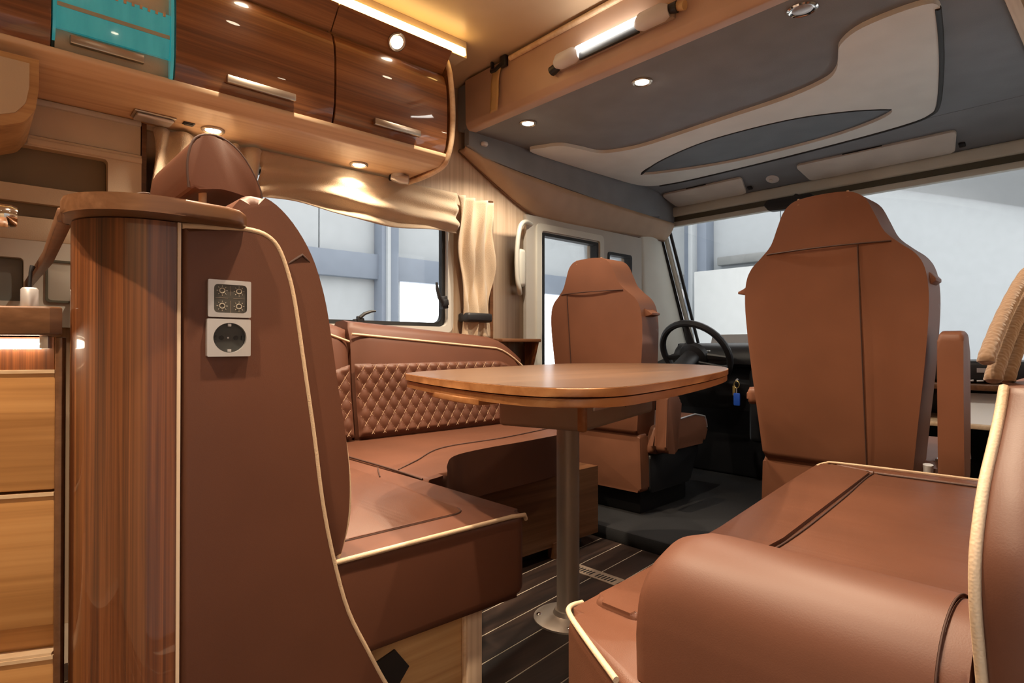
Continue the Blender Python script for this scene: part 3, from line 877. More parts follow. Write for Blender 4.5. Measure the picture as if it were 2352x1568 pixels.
# control panel and socket on the bench side
SX = SX + .002
def plate_frame(name, y0, y1, z0, z1, hole, parent, depth=.006):
    return plate_hole(name, roundpoly([(y0, z0), (y1, z0), (y1, z1), (y0, z1)], .002, 3), hole, 'x', SX + .0005, SX + depth, 'silver', parent)
cp = empty('light_control_panel', (SX, .264, .846), 'square silver-framed touch panel with four light symbols, above the socket', 'control panel')
y0, y1, z0, z1 = .236, .292, .846, .897
plate_frame('frame', y0, y1, z0, z1, roundpoly([(y0 + .0075, z0 + .006), (y1 - .0055, z0 + .006), (y1 - .0055, z1 - .006), (y0 + .0075, z1 - .006)], .006, 4), cp)
box('touch_panel', (SX + .0005, SX + .0035, y0 + .006, y1 - .004, z0 + .005, z1 - .005), 'grey_panel', cp)
for i, (yy, zz) in enumerate(((.2545, .8825), (.2765, .8825), (.2545, .8615), (.2765, .8615))):
    bm = bmesh.new()
    bm_tube(bm, [(SX + .0037, yy + .0034 * math.cos(a), zz + .0034 * math.sin(a)) for a in [2 * PI * k / 16 for k in range(16)]], .0006, 6, True)
    for k in range(8):
        a = 2 * PI * k / 8
        bm_tube(bm, [(SX + .0036, yy + .0052 * math.cos(a), zz + .0052 * math.sin(a)), (SX + .0036, yy + .0072 * math.cos(a), zz + .0072 * math.sin(a))], .00035, 5)
    link('light_symbol', bm, 'symbol', cp)
bm = bmesh.new()
bm_box(bm, SX + .0034, SX + .0038, .2652, .2656, .852, .869)
bm_box(bm, SX + .0034, SX + .0038, .2652, .2656, .876, .890)
bm_box(bm, SX + .0034, SX + .0038, .246, .262, .8722, .8726)
bm_box(bm, SX + .0034, SX + .0038, .269, .284, .8722, .8726)
link('divider_lines', bm, 'bracket', cp)
so = empty('power_socket', (SX, .263, .790), 'square silver power socket with a round dark recess, below the light panel', 'socket')
y0, y1, z0, z1 = .2345, .291, .792, .8435
c0 = ((y0 + y1) / 2 + .001, (z0 + z1) / 2)
plate_frame('frame', y0, y1, z0, z1, [(c0[0] + .0215 * math.cos(2 * PI * k / 36), c0[1] + .0205 * math.sin(2 * PI * k / 36)) for k in range(36)], so, .008)
box('recess', (SX + .0003, SX + .0016, c0[0] - .023, c0[0] + .023, c0[1] - .022, c0[1] + .022), 'socket_dark', so)
bm = bmesh.new()
for dy in (-.0095, .0095):
    bm_lathe(bm, [(.0032, 0), (.0032, .0006)], (SX + .0016, c0[0] + dy, c0[1]), 'x', 14)
bm_box(bm, SX + .0012, SX + .0045, c0[0] - .0195, c0[0] - .0165, c0[1] - .003, c0[1] + .003)
bm_box(bm, SX + .0012, SX + .0045, c0[0] + .0165, c0[0] + .0195, c0[1] - .003, c0[1] + .003)
link('pin_holes', bm, 'rubber', so)
bm = bmesh.new()
for s in (-1, 1):
    bm_box(bm, SX + .0012, SX + .0055, c0[0] - .0022, c0[0] + .0022, c0[1] + s * .0175 - .0018, c0[1] + s * .0175 + .0018)
bm_lathe(bm, [(.0012, 0), (.0012, .0008)], (SX + .0016, c0[0] - .001, c0[1]), 'x', 10)
link('earth_clips', bm, 'silver', so)

# ================================================================== SIDE BENCH UNDER THE WINDOW
sb = empty('side_bench', (-1.8, 1.4, 0), 'brown leather side bench under the window with diamond-quilted backrest', 'bench')
SS = [(-2.12, .848), (-1.24, .848), (-1.27, .93), (-1.36, 1.00), (-1.46, 1.10), (-1.50, 1.25), (-1.52, 1.50), (-1.56, 1.72), (-1.70, 1.90), (-1.85, 1.965), (-2.12, 1.965)]
ss = [SS[0]] + smoothpts(SS[1:10], 5, False) + [SS[10]]
prism('seat_cushion', ss, 'z', .315, .468, 'leather_top', sb, .022, 4)
tube('seat_seam', smoothpts([(-1.92, .853, .466), (-1.62, .853, .469), (-1.42, .855, .4685), (-1.27, .856, .465)], 5, False), .0028, 'seam', sb)
tube('seat_seam', smoothpts([(-1.40, .865, .469), (-1.47, .97, .4705), (-1.60, 1.16, .4705), (-1.62, 1.45, .4705), (-1.68, 1.75, .470)], 5, False), .0018, 'seam', sb)
prism('base', [(-2.12, .85), (-1.56, .85), (-1.545, 1.0), (-1.545, 1.90), (-2.12, 1.90)], 'z', .045, .316, 'walnut_matt', sb)
prism('plinth', [(-2.12, .85), (-1.60, .85), (-1.60, 1.86), (-2.12, 1.86)], 'z', 0, .047, 'black', sb)
box('base_block', (-1.57, -1.538, 1.63, 1.76, .0, .06), 'walnut_matt', sb)

def qx(z, top):
    return -1.925 - .075 * (z - .46) / .4
def quilt_back(name_y0, y1, topf, qtop, name):
    y0 = name_y0
    # cushion body
    n = 24
    bm = bmesh.new()
    prof_n = 10
    rings = []
    for i in range(n + 1):
        yy = y0 + (y1 - y0) * i / n
        zt = topf(yy)
        pr = [(-2.125, .46), (-1.935, .46), (-1.922, .49), (-1.945, .62), (-1.965, zt - .075), (-1.985, zt - .03), (-2.005, zt - .008), (-2.04, zt), (-2.10, zt - .004), (-2.125, zt - .03)]
        k = min(1, min(i, n - i) / 1.5)
        rings.append([bm.verts.new((x - .02 * (1 - k) * (x > -2.0), yy, z)) for x, z in pr])
    for A, B in zip(rings, rings[1:]):
        for k in range(prof_n):
            bm.faces.new((A[k], A[(k + 1) % prof_n], B[(k + 1) % prof_n], B[k]))
    bm.faces.new(rings[0][::-1]); bm.faces.new(rings[-1])
    bk = link(name, bm, 'leather', sb, angle=60)
    tube('piping', [(-1.973, y0 + (y1 - y0) * i / n, topf(y0 + (y1 - y0) * i / n) - .052) for i in range(n + 1)], .0048, 'piping', bk)
    return bk
def top1(y): return .945 - .07 * max(0, (y - .80)) / .21
def top2(y):
    b = .902 - .055 * (y - 1.03) / .72
    if y > 1.72: b -= .55 * (y - 1.72) ** 1.5 / .42 ** .5 * 1.3
    return b
bk1 = quilt_back(.50, 1.012, top1, None, 'backrest')
bk2 = quilt_back(1.022, 1.90, top2, None, 'backrest')
DW, DH = .048, .066
def quilt(y0, y1, z0, ztop, parent):
    bm = bmesh.new()
    nu, nv = int((y1 - y0) / .006), 46
    V = []
    for i in range(nu + 1):
        row = []
        y = y0 + (y1 - y0) * i / nu
        for j in range(nv + 1):
            zt = ztop(y)
            z = z0 + (zt - z0) * j / nv
            a = (y / DW + z / DH); b = (y / DW - z / DH)
            h = (abs(math.sin(PI * a)) * abs(math.sin(PI * b))) ** .5
            edge = min(1, min(j, nv - j) / 2.0, min(i, nu - i) / 2.0)
            xb = -1.9215 - .022 * (z - .49) / .13 if z < .62 else -1.9435 - .020 * (z - .62) / .20
            row.append(bm.verts.new((xb - .003 + (.004 + .0085 * h) * edge, y, z)))
        V.append(row)
    for i in range(nu):
        for j in range(nv):
            bm.faces.new((V[i][j], V[i + 1][j], V[i + 1][j + 1], V[i][j + 1]))
    q = link('quilted_panel', bm, 'leather', parent, angle=180)
    bm = bmesh.new()
    def xs(z): return (-1.9215 - .022 * (z - .49) / .13 if z < .62 else -1.9435 - .020 * (z - .62) / .20) + .0028
    for fam in (1, -1):
        c0 = math.floor(min(y0 / DW + fam * z0 / DH, y1 / DW + fam * .8 / DH, y0 / DW + fam * .8 / DH, y1 / DW + fam * z0 / DH)) - 1
        for c in range(c0, c0 + 60):
            pts = []
            for s in range(15):
                z = z0 + .006 + (.80 - z0) * s / 14
                y = (c - fam * z / DH) * DW
                if y0 + .004 < y < y1 - .004 and z < ztop(y) - .004:
                    pts.append((xs(z), y, z))
            if len(pts) >= 2:
                bm_tube(bm, pts, .0011, 5)
    link('stitching', bm, 'stitch', q)
quilt(.86, 1.008, .482, lambda y: .70 + .04 * (y - .86) / .15, bk1)
quilt(1.026, 1.86, .482, lambda y: .742 - (0 if y < 1.70 else min(.24, 3.0 * (y - 1.70) ** 2)), bk2)

# ================================================================== DINING TABLE
tb = empty('dining_table', (-1.17, 1.30, 0), 'rounded wooden swivel dining table on a single steel pedestal', 'table')
TP = [(-1.115, .727), (-.86, .662), (-.665, .650), (-.575, .725), (-.588, .88), (-.68, 1.22), (-.800, 1.55), (-.93, 1.76), (-1.10, 1.885), (-1.29, 1.885), (-1.43, 1.77), (-1.47, 1.60), (-1.40, 1.26), (-1.30, .93), (-1.22, .78)]
tp = smoothpts(TP, 6)
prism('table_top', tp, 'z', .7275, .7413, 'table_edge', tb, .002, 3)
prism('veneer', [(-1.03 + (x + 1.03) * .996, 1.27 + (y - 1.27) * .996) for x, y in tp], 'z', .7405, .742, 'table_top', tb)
prism('extension_leaf', [(-1.075, .735), (-.98, .690), (-.86, .662), (-.80, .656), (-.80, .70), (-1.05, .765)], 'z', .702, .7135, 'table_edge', tb, .002)
cxm = sum(p[0] for p in TP) / len(TP); cym = sum(p[1] for p in TP) / len(TP)
tp2 = [(cxm + (x - cxm) * .992, cym + (y - cym) * .992) for x, y in tp]
prism('lower_leaf', tp2, 'z', .7105, .7250, 'table_edge', tb, .003, 3)
prism('leaf_spacer', [(cxm + (x - cxm) * .95, cym + (y - cym) * .95) for x, y in tp], 'z', .7240, .7280, 'black', tb)
# sliding bracket under the top, turned with the table
XF[0] = Matrix.Translation((-1.17, 1.31, 0)) @ Matrix.Rotation(math.radians(16), 4, 'Z')
br = box('slide_bracket', (-.10, .155, -.24, .30, .592, .690), 'bracket', tb, .012, 3)
box('slide_slot', (.150, .1575, -.20, .26, .662, .684), 'black', br)
box('slide_rail', (.152, .160, -.19, .02, .640, .656), 'silver', br, .002)
box('slide_rail', (.152, .160, .04, .27, .630, .662), 'bracket', br, .002)
box('bracket_cap', (.135, .158, -.243, -.225, .592, .69), 'table_edge', br, .006)
box('cross_beam', (-.20, .22, -.05, .10, .676, .711), 'bracket', tb, .004)
XF[0] = None
lathe('pole', [(.036, .0), (.0335, .03), (.0335, .58), (.040, .592), (.040, .60)], (-1.178, 1.309, 0), 'steel_pole', tb, n=40)
fl = lathe('base_flange', [(.102, 0.0), (.102, .006), (.085, .013), (.045, .018), (.040, .03)], (-1.178, 1.309, 0), 'steel_pole', tb, n=40)
for k in range(4):
    a = 2 * PI * k / 4 + .8
    lathe('screw', [(.008, 0), (.008, .003), (.005, .005)], (-1.178 + .086 * math.cos(a), 1.309 + .086 * math.sin(a), .0105), 'chrome', fl, n=12)

# floor plate
fp = empty('floor_plate', (-1.32, 1.63, 0), 'pale metal floor plate with dark slots beside the table pedestal', 'floor plate')
XF[0] = Matrix.Translation((-1.32, 1.63, 0)) @ Matrix.Rotation(math.radians(1), 4, 'Z')
box('plate', (-.17, .17, -.032, .032, .0, .003), 'bracket', fp)
bm = bmesh.new()
for k in range(20):
    xx = -.14 + k * .0135 + (.012 if k > 8 else 0) + (.012 if k > 14 else 0)
    bm_box(bm, xx, xx + .006, -.020, .012, .003, .0036)
link('slots', bm, 'black', fp)
XF[0] = None

# ================================================================== CAB SEATS
def cab_seat(loc, rz, label, vseam, arm_up, scale=(1, 1, 1)):
    t = empty('cab_seat', (loc[0], loc[1], .055), label, 'seat', 'cab seats')
    XF[0] = Matrix.Translation((loc[0], loc[1], 0)) @ Matrix.Rotation(rz, 4, 'Z') @ Matrix.Diagonal((*scale, 1))
    H = [(.228, .43), (.245, .58), (.262, .72), (.275, .85), (.280, .95), (.272, 1.02), (.250, 1.062), (.212, 1.094), (.174, 1.130), (.150, 1.180), (.126, 1.228), (.092, 1.254), (.04, 1.262)]
    out = smoothpts([(-x, z) for x, z in H] + [(x, z) for x, z in H[::-1]], 4, False)
    bk = bmesh.new()
    bm_prism(bk, out, 'y', 0, .13, .028, 5)
    # slight backward bulge of the rear face
    for v in bk.verts:
        if v.co.y < .06:
            v.co.y -= .018 * max(0, 1 - (v.co.x / .28) ** 2)
        v.co.y -= .07 * max(0, v.co.z - .43)     # recline
    b = link('backrest', bk, 'leather_cab', t, angle=50)
    def yb(x, z): return -.018 * max(0, 1 - (x / .28) ** 2) - .07 * max(0, z - .43) - .0005
    tube('seam', [(x, yb(x, 1.095 + .010 * math.cos(x * 4)), 1.095 + .010 * math.cos(x * 4)) for x in [-.19 + .38 * k / 16 for k in range(17)]], .0022, 'seam', b)
    tube('seam', [(vseam + .012 * (1.1 - z), yb(vseam, z), z) for z in [.45 + .65 * k / 14 for k in range(15)]], .0022, 'seam', b)
    bm = bmesh.new()
    for xx in (-.075, .075):
        bm_box(bm, xx - .003, xx + .003, yb(xx, 1.24) + .001, yb(xx, 1.24) + .012, 1.243, 1.262)
    link('pull_tabs', bm, 'stitch', b)
    for s, w_ in ((-1, .322 if arm_up else .285), (1, .292 if arm_up else .315)):
        prism('side_wing', [(s * .235, 1.040), (s * .280, 1.008), (s * w_, .994), (s * w_, .986), (s * .280, .978), (s * .235, .982)][::s], 'y', -.01, .055, 'leather_cab', b, .004, 2)
    # skirt below the back, cushion, base
    SK = [(-.245, .17), (.245, .17), (.236, .44), (-.236, .44)]
    prism('back_skirt', roundpoly(SK, .02), 'y', .005, .07, 'leather_cab', t, .012, 3)
    prism('seat_cushion', roundpoly([(.05, .34), (.10, .47), (.45, .50), (.56, .48), (.58, .42), (.54, .34)], .03, 4), 'x', -.265, .265, 'leather_cab', t, .02, 3)
    tube('cushion_piping', [(.262, .12, .474), (.262, .30, .485), (.262, .45, .497), (.262, .55, .478), (.262, .572, .42)], .005, 'silver', t)
    prism('seat_valance', roundpoly([(.07, .16), (.07, .34), (.52, .34), (.42, .16)], .02), 'x', -.25, .25, 'black', t, .008)
    prism('swivel_base', roundpoly([(.06, .055), (.06, .17), (.46, .17), (.46, .055)], .01), 'x', -.20, .20, 'black', t, .006)
    if arm_up:
        AR = smoothpts([(-.03, .42), (.03, .42), (.045, .60), (.045, .79), (.03, .842), (-.03, .842), (-.04, .79), (-.04, .60)], 3)
        prism('armrest', AR, 'x', .300, .362, 'leather_cab', t, .012, 3)
        prism('armrest', roundpoly([(.08, .60), (.42, .60), (.42, .655), (.08, .66)], .02), 'x', -.335, -.275, 'leather_cab', t, .012, 3)
        tube('belt_buckle', [(.262, .02, .44), (.264, .015, .475)], [.012, .014], 'white', t, 8)
    else:
        prism('armrest', roundpoly([(.05, .36), (.16, .34), (.19, .60), (.07, .64)], .03), 'x', .285, .345, 'leather_cab', t, .014, 3)
        prism('armrest', roundpoly([(.08, .60), (.42, .60), (.42, .655), (.08, .66)], .02), 'x', -.335, -.275, 'leather_cab', t, .012, 3)
    XF[0] = None
    return t
cab_seat((-1.745, 2.15, 0), math.radians(2), 'brown leather driver seat behind the table, facing the steering wheel', -.15, False, (.93, 1, .955))
cab_seat((-.672, 1.96, 0), math.radians(0), 'large brown leather passenger seat with upright armrest in front of the windscreen', .10, True, (.925, 1, 1))

# ================================================================== COCKPIT
da = empty('dashboard', (-1.1, 3.2, .055), 'black dashboard running below the windscreen', 'dashboard')
DP = [(3.50, .056), (3.50, .70), (3.38, .735), (3.22, .73), (3.13, .70), (3.10, .60), (3.14, .45), (3.24, .30), (3.28, .056)]
prism('body', roundpoly(DP, .02, 3), 'x', LW + .03, -.07, 'black', da, .01)
prism('instrument_hood', smoothpts([(3.02, .70), (3.01, .76), (3.06, .815), (3.16, .822), (3.30, .79), (3.40, .74), (3.2, .70)], 4), 'x', -1.90, -1.38, 'black', da, .03, 4)
box('centre_stack', (-1.45, -.85, 3.02, 3.14, .30, .69), 'black', da, .03, 3)
box('glove_shelf', (-.80, -.12, 2.78, 3.12, .640, .662), 'walnut_matt', da, .004)
box('lower_shelf', (-.80, -.12, 2.74, 3.12, .498, .515), 'beech_y', da, .004)
box('radio', (-.78, -.14, 2.86, 3.12, .665, .752), 'black', da, .02, 3)
bm = bmesh.new()
for k in range(5):
    bm_tube(bm, [(-.52 + k * .03, 2.855, .672), (-.50 + k * .03, 2.855, .674)], .004, 6)
bm_box(bm, -.46, -.425, 2.853, 2.862, .705, .722)
link('radio_marks', bm, 'silver', da)
sp = empty('paper_sheet', (-.42, 2.80, .515), 'white sheet of paper on the low shelf by the passenger seat', 'paper')
XF[0] = None
prism('sheet', [(2.77, .5155), (2.775, .5155), (2.86, .625), (2.855, .625)], 'x', -.52, -.26, 'paper', sp)

stw = empty('steering_wheel', (-1.68, 3.05, .62), 'black steering wheel seen between the two cab seats', 'steering wheel')
XF[0] = Matrix.Translation((-1.66, 2.86, .765)) @ Matrix.Rotation(math.radians(-58), 4, 'X')
bm = bmesh.new()
bm_tube(bm, [(.19 * math.cos(2 * PI * k / 40), .19 * math.sin(2 * PI * k / 40), 0) for k in range(40)], .018, 10, True)
link('rim', bm, 'black', stw)
bm = bmesh.new()
for a in (.15, PI - .15, -PI / 2):
    bm_tube(bm, [(.05 * math.cos(a), .05 * math.sin(a), -.012), (.185 * math.cos(a), .185 * math.sin(a), 0)], [.026, .014], 8, False, True, .5)
link('spokes', bm, 'black', stw)
lathe('hub', [(.03, -.06), (.075, -.03), (.08, -.005), (.06, .012), (.02, .016)], (0, 0, 0), 'black', stw)
tube('column', [(0, 0, -.03), (0, 0, -.22)], [.05, .06], 'black', stw, 14)
bm = bmesh.new()
bm_tube(bm, [(.055 + .0, -.01, .0155), (.085, -.015, .008)], .003, 6)
bm_tube(bm, [(-.055 + .0, -.01, .0155), (-.085, -.015, .008)], .003, 6)
link('button_marks', bm, 'silver', stw)
tube('stalk', [(.06, 0, -.08), (.17, .03, -.07), (.20, .03, -.068)], [.008, .007, .009], 'black', stw)
XF[0] = None
ky = empty('ignition_key', (-1.43, 2.86, .62), 'ignition key with a blue tag hanging at the steering column', 'key')
tube('key_blade', [(-1.445, 2.90, .635), (-1.435, 2.87, .632)], .006, 'silver', ky)
tube('ring', [(-1.43 + .014 * math.cos(a), 2.862, .612 + .018 * math.sin(a)) for a in [2 * PI * k / 14 for k in range(14)]], .002, 'brass', ky, 6, True)
box('tag', (-1.446, -1.412, 2.856, 2.866, .505, .570), 'blue', ky, .006, 2)
box('second_key', (-1.455, -1.440, 2.866, 2.870, .555, .605), 'brass', ky, .002)
tube('cord', [(-1.430, 2.861, .595), (-1.430, 2.861, .565)], .002, 'silver', ky, 6)
cd = empty('white_card', (-1.75, 3.36, .74), 'white card standing on the dashboard behind the steering wheel', 'card')
XF[0] = Matrix.Translation((-1.66, 3.36, .742)) @ Matrix.Rotation(math.radians(-20), 4, 'X')
box('card', (-.20, .16, 0, .003, .0, .145), 'paper', cd)
XF[0] = None

# ================================================================== DROP-DOWN BED OVER THE CAB
bd = empty('drop_down_bed', (-1.17, 2.4, 1.6), 'charcoal drop-down bed over the cab with cream underside panel', 'bed')
box('underside', (-2.075, -.27, 1.625, 3.10, 1.762, 1.90), 'bed_grey', bd, .01)
# rear beam, rounded lower edge
prism('rear_edge', roundpoly([(1.600, 1.785), (1.612, 1.757), (1.66, 1.760), (1.66, 1.975), (1.596, 1.975)], [.02, .012, .005, 0, .006], 4), 'x', -2.04, -.20, 'beam', bd, .004)
box('rear_edge_end', (-2.125, -2.04, 1.615, 1.68, 1.775, 1.975), 'bed_grey', bd, .01)
tube('rear_rail', [(-1.74, 1.590, 1.962), (-1.2, 1.588, 1.966), (-.25, 1.588, 1.966)], .011, 'beech_y', bd)
# grey skirt on the left side
box('front_corner', (-2.16, -2.06, 3.0, 3.33, 1.588, 1.79), 'bed_grey', bd, .004)
SKD = [(1.625, 1.79), (1.625, 1.70), (1.72, 1.665), (1.92, 1.645), (2.12, 1.632), (2.45, 1.612), (3.0, 1.588), (3.12, 1.60), (3.12, 1.79)]
prism('side_skirt', SKD, 'x', -2.085, -2.050, 'bed_grey', bd, .006)
# front slope down to the header
prism('front_slope', [(2.93, 1.786), (2.95, 1.7605), (3.14, 1.750), (3.29, 1.690), (3.31, 1.69), (3.31, 1.79)], 'x', -2.085, -.20, 'bed_grey', bd)
CP = [(-2.03, 1.985), (-1.95, 1.995), (-1.875, 2.037), (-1.845, 2.14), (-1.815, 2.26), (-1.70, 2.315), (-1.564, 2.327), (-1.227, 2.302), (-.949, 2.282), (-.79, 2.235), (-.728, 2.172), (-.69, 2.08), (-.655, 1.995), (-.576, 1.935), (-.44, 1.925), (-.395, 1.97), (-.425, 2.15), (-.476, 2.42), (-.555, 2.76), (-.60, 2.86), (-.69, 2.91), (-.90, 2.945), (-1.30, 2.975), (-1.75, 2.985), (-1.95, 2.96), (-2.03, 2.86), (-2.042, 2.60), (-2.045, 2.2)]
RC = [(-1.89, 2.700), (-1.70, 2.58), (-1.428, 2.490), (-1.20, 2.478), (-.98, 2.510), (-.80, 2.60), (-.700, 2.69), (-.76, 2.775), (-.95, 2.845), (-1.20, 2.870), (-1.45, 2.862), (-1.70, 2.80)]
plate_hole('cream_panel', smoothpts(CP, 5), smoothpts(RC, 5), 'z', 1.746, 1.763, 'bed_cream', bd)
prism('storage_pocket', smoothpts([(-1.28 + (x + 1.28) * 1.02, 2.68 + (y - 2.68) * 1.02) for x, y in RC], 4), 'z', 1.7590, 1.7622, 'bed_blue', bd)
tube('pocket_edge_shadow', [(x, y, 1.749) for x, y in smoothpts([RC[0], RC[1], RC[2], RC[3], RC[4], RC[5], RC[6]], 5, False)], .0065, 'rubber', bd)  # dark tube drawn as the shadow line along the recess edge
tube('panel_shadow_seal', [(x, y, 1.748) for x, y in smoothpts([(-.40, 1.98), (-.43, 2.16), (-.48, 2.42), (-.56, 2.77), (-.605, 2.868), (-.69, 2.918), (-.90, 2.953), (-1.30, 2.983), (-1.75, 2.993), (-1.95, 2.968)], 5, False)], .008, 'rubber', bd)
box('right_edge', (-.268, -.235, 1.63, 3.12, 1.74, 1.90), 'beech_y', bd, .006)
lathe('push_knob', [(.016, 0), (.018, -.008), (.014, -.016)], (-2.046, 1.71, 1.728), 'white', bd)

for (xx, yy, lit, lab) in ((-1.806, 1.754, True, 'round lamp in the grey bed underside nearest the left wall'), (-1.244, 1.782, True, 'round lamp in the middle of the grey bed underside'), (-.667, 1.731, False, 'unlit round lamp with a glassy lens in the bed underside, furthest right')):
    downlight((xx, yy, 1.7615), (0, 0, -1), .029 if lit else .032, lab, SPOT_W * .8, (1.0, .86, .68), 'round lamps in the bed underside', lit)

# sun visors and centre clip
for (x0, x1, lab) in ((-2.05, -1.54, 'pale fold-down sun visor above the driver seat'), (-1.25, -.57, 'pale fold-down sun visor above the passenger seat')):
    v = empty('sun_visor', ((x0 + x1) / 2, 3.2, 1.70), lab, 'visor', 'sun visors')
    XF[0] = Matrix.Translation((0, 3.285, 1.695)) @ Matrix.Rotation(math.radians(-24), 4, 'X')
    prism('pad', roundpoly([(x0 + .03, -.01), (x1 - .03, -.01), (x1, -.15), (x0, -.15)], .018, 4), 'z', -.022, -.007, 'visor', v, .005, 2)
    box('grip_slot', (x0 + (x1 - x0) * .33, x0 + (x1 - x0) * .58, -.152, -.142, -.014, -.006), 'black', v)
    box('hinge', (x1 - .012, x1 + .012, -.05, -.025, -.014, 0), 'black', v, .003)
    XF[0] = None
vc = empty('visor_clip', (-1.40, 3.25, 1.70), 'small white clip between the two sun visors', 'clip')
XF[0] = Matrix.Translation((-1.40, 3.22, 1.722)) @ Matrix.Rotation(math.radians(-24), 4, 'X')
lathe('dome', [(.032, .0), (.034, -.006), (.024, -.014), (.010, -.018)], (0, 0, 0), 'white', vc)
lathe('sensor', [(.010, -.014), (.010, -.021)], (-.004, -.006, 0), 'visor', vc, n=14)
XF[0] = None

# bar lamp on the bed edge
bl = empty('bar_lamp', (-1.24, 1.58, 1.83), 'white bar-shaped reading lamp with glowing tube on the bed edge', 'lamp')
Z = 1.838
bm = bmesh.new()
bm_box(bm, -1.47, -.99, 1.585, 1.602, Z - .022, Z + .030, .006)
link('back_plate', bm, 'bracket', bl)
tube('tube', [(-1.368, 1.568, Z + .014), (-1.112, 1.568, Z + .014)], .0095, 'lamp_cool', bl, 12)
box('reflector', (-1.365, -1.115, 1.575, 1.588, Z - .022, Z + .004), 'black', bl, .003)
for (a, b) in ((-1.47, -1.365), (-1.115, -1.00)):
    tube('end_housing', [(a, 1.575, Z), (a + .02, 1.570, Z), (b - .02, 1.570, Z), (b, 1.575, Z)], [.018, .028, .028, .018], 'white', bl, 14)
tube('pivot', [(-1.505, 1.585, Z - .012), (-1.468, 1.580, Z - .006)], [.018, .015], 'black', bl, 10)
tube('pivot', [(-1.003, 1.575, Z + .004), (-.975, 1.580, Z + .002)], [.014, .018], 'black', bl, 10)
lh = empty('strap_handle', (-1.0, 1.58, 1.88), 'rolled tan strap beside the right end of the bar lamp', 'strap')
tube('roll', [(-1.045, 1.582, 1.862), (-.950, 1.582, 1.835)], [.014, .014], 'strap', lh, 12)
tube('tail', [(-1.045, 1.585, 1.860), (-1.07, 1.588, 1.855), (-1.085, 1.590, 1.848)], [.012, .010, .008], 'strap', lh, 8, False, .4)
st = empty('bed_strap', (-1.82, 1.59, 1.77), 'hanging tan strap with black buckle at the left end of the bed edge', 'strap')
def strapf(u, v):
    z = 1.945 - .175 * u
    return (-1.838 + .046 * v - .014 * u * u - .004 * math.sin(u * 7), 1.588 - .010 * math.sin(u * 3) - .006 * u, z)
sheet('webbing', strapf, 16, 4, 'strap', st, .004)
bm = bmesh.new()
bm_box(bm, -1.792, -1.757, 1.577, 1.597, 1.938, 1.983, .005)
bm_box(bm, -1.852, -1.842, 1.580, 1.595, 1.942, 1.983, .003)
bm_tube(bm, [(-1.85, 1.585, 1.945), (-1.82, 1.582, 1.940), (-1.78, 1.585, 1.955)], .009, 8)
link('buckle', bm, 'black', st)

# ================================================================== RIGHT-HAND BENCH
rb = empty('right_bench', (-.3, 1.2, 0), 'brown leather bench along the right wall with padded armrest roll', 'bench')
RS = [(-.505, .557), (-.362, .478), (-.075, .478), (-.075, 1.83), (-.30, 1.835), (-.60, 1.81), (-.650, 1.78), (-.615, 1.50), (-.548, 1.03), (-.520, .743)]
rs_ = roundpoly(RS, [.03, 0, 0, 0, 0, .03, .03, .3, .3, .2], 4)
prism('seat_cushion', rs_, 'z', .30, .470, 'leather_top', rb, .020, 4)
tube('seat_piping', smoothpts([(-.515, .60, .466), (-.512, .575, .4695), (-.498, .556, .470), (-.44, .521, .470), (-.368, .481, .470)], 5, False), .0036, 'piping', rb)
tube('seat_piping', smoothpts([(-.648, 1.770, .467), (-.632, 1.792, .474), (-.59, 1.808, .4765), (-.30, 1.830, .4765), (-.09, 1.829, .4765)], 5, False), .0036, 'piping', rb)
prism('seat_border', roundpoly([(-.500, .60), (-.428, .60), (-.432, 1.03), (-.505, 1.742), (-.618, 1.775), (-.632, 1.76), (-.600, 1.50), (-.534, 1.03), (-.508, .743)], [.02, .01, .1, .01, .02, .01, .3, .3, .2], 4), 'z', .455, .4775, 'leather_top', rb, .010, 4)
prism('seat_border', roundpoly([(-.500, 1.752), (-.095, 1.775), (-.095, 1.825), (-.30, 1.828), (-.590, 1.803), (-.612, 1.785)], .01, 3), 'z', .455, .4765, 'leather_top', rb, .009, 4)
box('base', (-.46, -.08, .52, 1.76, 0, .302), 'bench_wood', rb)
tube('inlay_seam', smoothpts([(-.424, .70, .471), (-.427, 1.03, .4715), (-.462, 1.40, .4715), (-.500, 1.740, .4715), (-.46, 1.750, .4725), (-.10, 1.770, .4725)], 6, False), .0018, 'seam', rb)
# armrest roll across the rear end
AP = [(.492, .471), (.490, .53), (.496, .570), (.517, .598), (.552, .611), (.592, .606), (.628, .582), (.646, .540), (.650, .471)]
bm = bmesh.new()
prof = [AP[0]] + smoothpts(AP[1:8], 4, False) + [AP[8]]
stations = [(-.356, .72, -.02), (-.353, .84, -.010), (-.342, .93, -.004), (-.318, .99, 0), (-.30, 1.0, 0), (-.2, 1.0, 0), (-.105, 1.0, 0)]
rings = []
for x, s, dz in stations:
    ring = []
    for y, z in prof:
        zz = .471 + (z - .471) * (s if s > .85 else s)
        yy = .57 + (y - .57) * (1 - (1 - s) * .35)
        ring.append(bm.verts.new((x, yy, zz)))
    rings.append(ring)
for A, B in zip(rings, rings[1:]):
    n = len(A)
    for k in range(n):
        bm.faces.new((A[k], A[(k + 1) % n], B[(k + 1) % n], B[k]))
bm.faces.new(rings[0][::-1]); bm.faces.new(rings[-1])
ar = link('armrest_roll', bm, 'leather', rb, angle=60)
tube('end_seam', [(-.104, y, z) for y, z in prof], .0008, 'seam', ar)
prism('end_cap', [(y, z - .003) for y, z in prof], 'x', -.104, -.086, 'leather', ar, .005)
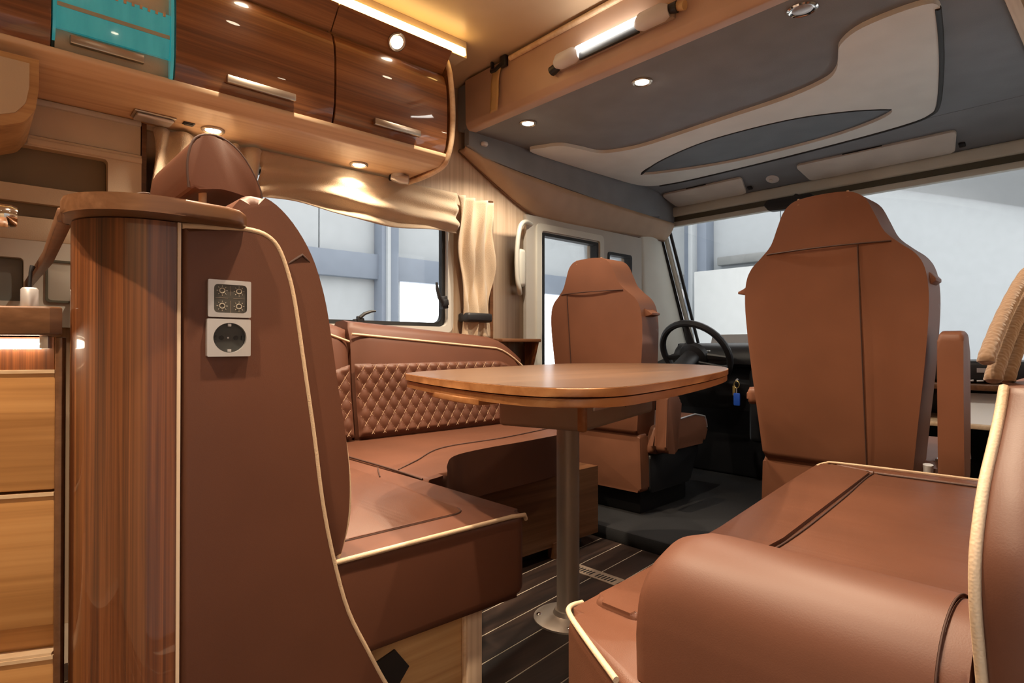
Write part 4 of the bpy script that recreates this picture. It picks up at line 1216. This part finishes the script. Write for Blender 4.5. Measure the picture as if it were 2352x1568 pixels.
# backrest along the wall with piped rear end
def rback():
    P = [(.501, .560), (.501, .581), (.490, .610), (.481, .637), (.480, .664), (.490, .686), (.513, .712), (.547, .735), (.575, .755), (.595, .774)]
    P = [(.50, .474), (.503, .53)] + smoothpts(P[1:], 3, False)
    bm = bmesh.new()
    rings = []
    for y0, z in P:
        rings.append([bm.verts.new(p) for p in ((-.030, y0 - .002, z), (-.055, y0 - .006, z), (-.072, y0 - .004, z), (-.079, y0 + .004, z), (-.084, y0 + .03, z), (-.088, y0 + .15, z), (-.088, 1.70, z), (-.063, 1.70, z), (-.063, max(.556, y0 + .02), z), (-.030, max(.556, y0 + .02), z))])
    for A, B in zip(rings, rings[1:]):
        n = len(A)
        for i in range(n):
            bm.faces.new((A[i], A[(i + 1) % n], B[(i + 1) % n], B[i]))
    bm.faces.new(rings[0][::-1]); bm.faces.new(rings[-1])
    b = link('backrest', bm, 'leather', rb, angle=60)
    tube('backrest_piping', [(-.0790, y, z) for y, z in P], .0036, 'piping', b)
rback()

# curtain bundle over the right backrest
cb = empty('tied_curtain', (-.09, .62, .77), 'bundle of brown knitted curtain folds hanging over the right backrest', 'curtain')
for (dx, dy, dz, r) in ((.001, .022, -.004, .0066), (-.001, .004, .012, .0062), (.006, .055, -.006, .0060)):
    pts = smoothpts([(-.093 + dx, .617 + dy, .780 + dz), (-.093 + dx, .628 + dy, .789 + dz), (-.092 + dx, .70 + dy, .824 + dz), (-.089 + dx, .80 + dy, .866 + dz), (-.076 + dx, .86 + dy, .90 + dz), (-.072 + dx, .88 + dy, .97 + dz)], 8, False)
    n = len(pts)
    tube('fold', pts, [r * (.45 if i == 0 else .8 if i == 1 else 1.0 + .03 * math.sin(i * 2.1)) for i in range(n)], 'cloth_brown', cb, 12)

# buckle at the end of the side bench, mirror above the windscreen
bu = empty('belt_buckle', (-1.93, 1.93, .468), 'small black seat belt buckle at the far end of the side bench', 'buckle')
box('housing', (-1.955, -1.915, 1.905, 1.945, .4685, .512), 'black', bu, .006, 2)
tube('loop', [(-1.905 + .010 * math.cos(a), 1.935, .486 + .014 * math.sin(a)) for a in [2 * PI * k / 14 for k in range(14)]], .0025, 'chrome', bu, 6, True)
mi = empty('driving_mirror', (-1.36, 3.12, 1.52), 'black driving mirror under the header rail, behind the passenger seat top', 'mirror')
prism('housing', roundpoly([(-1.40, 1.555), (-1.37, 1.52), (-1.15, 1.505), (-1.13, 1.55), (-1.16, 1.575), (-1.38, 1.578)], .012, 3), 'y', 3.10, 3.14, 'black', mi, .006, 2)
tube('stem', [(-1.27, 3.135, 1.565), (-1.27, 3.20, 1.60), (-1.27, 3.292, 1.606)], .010, 'black', mi)
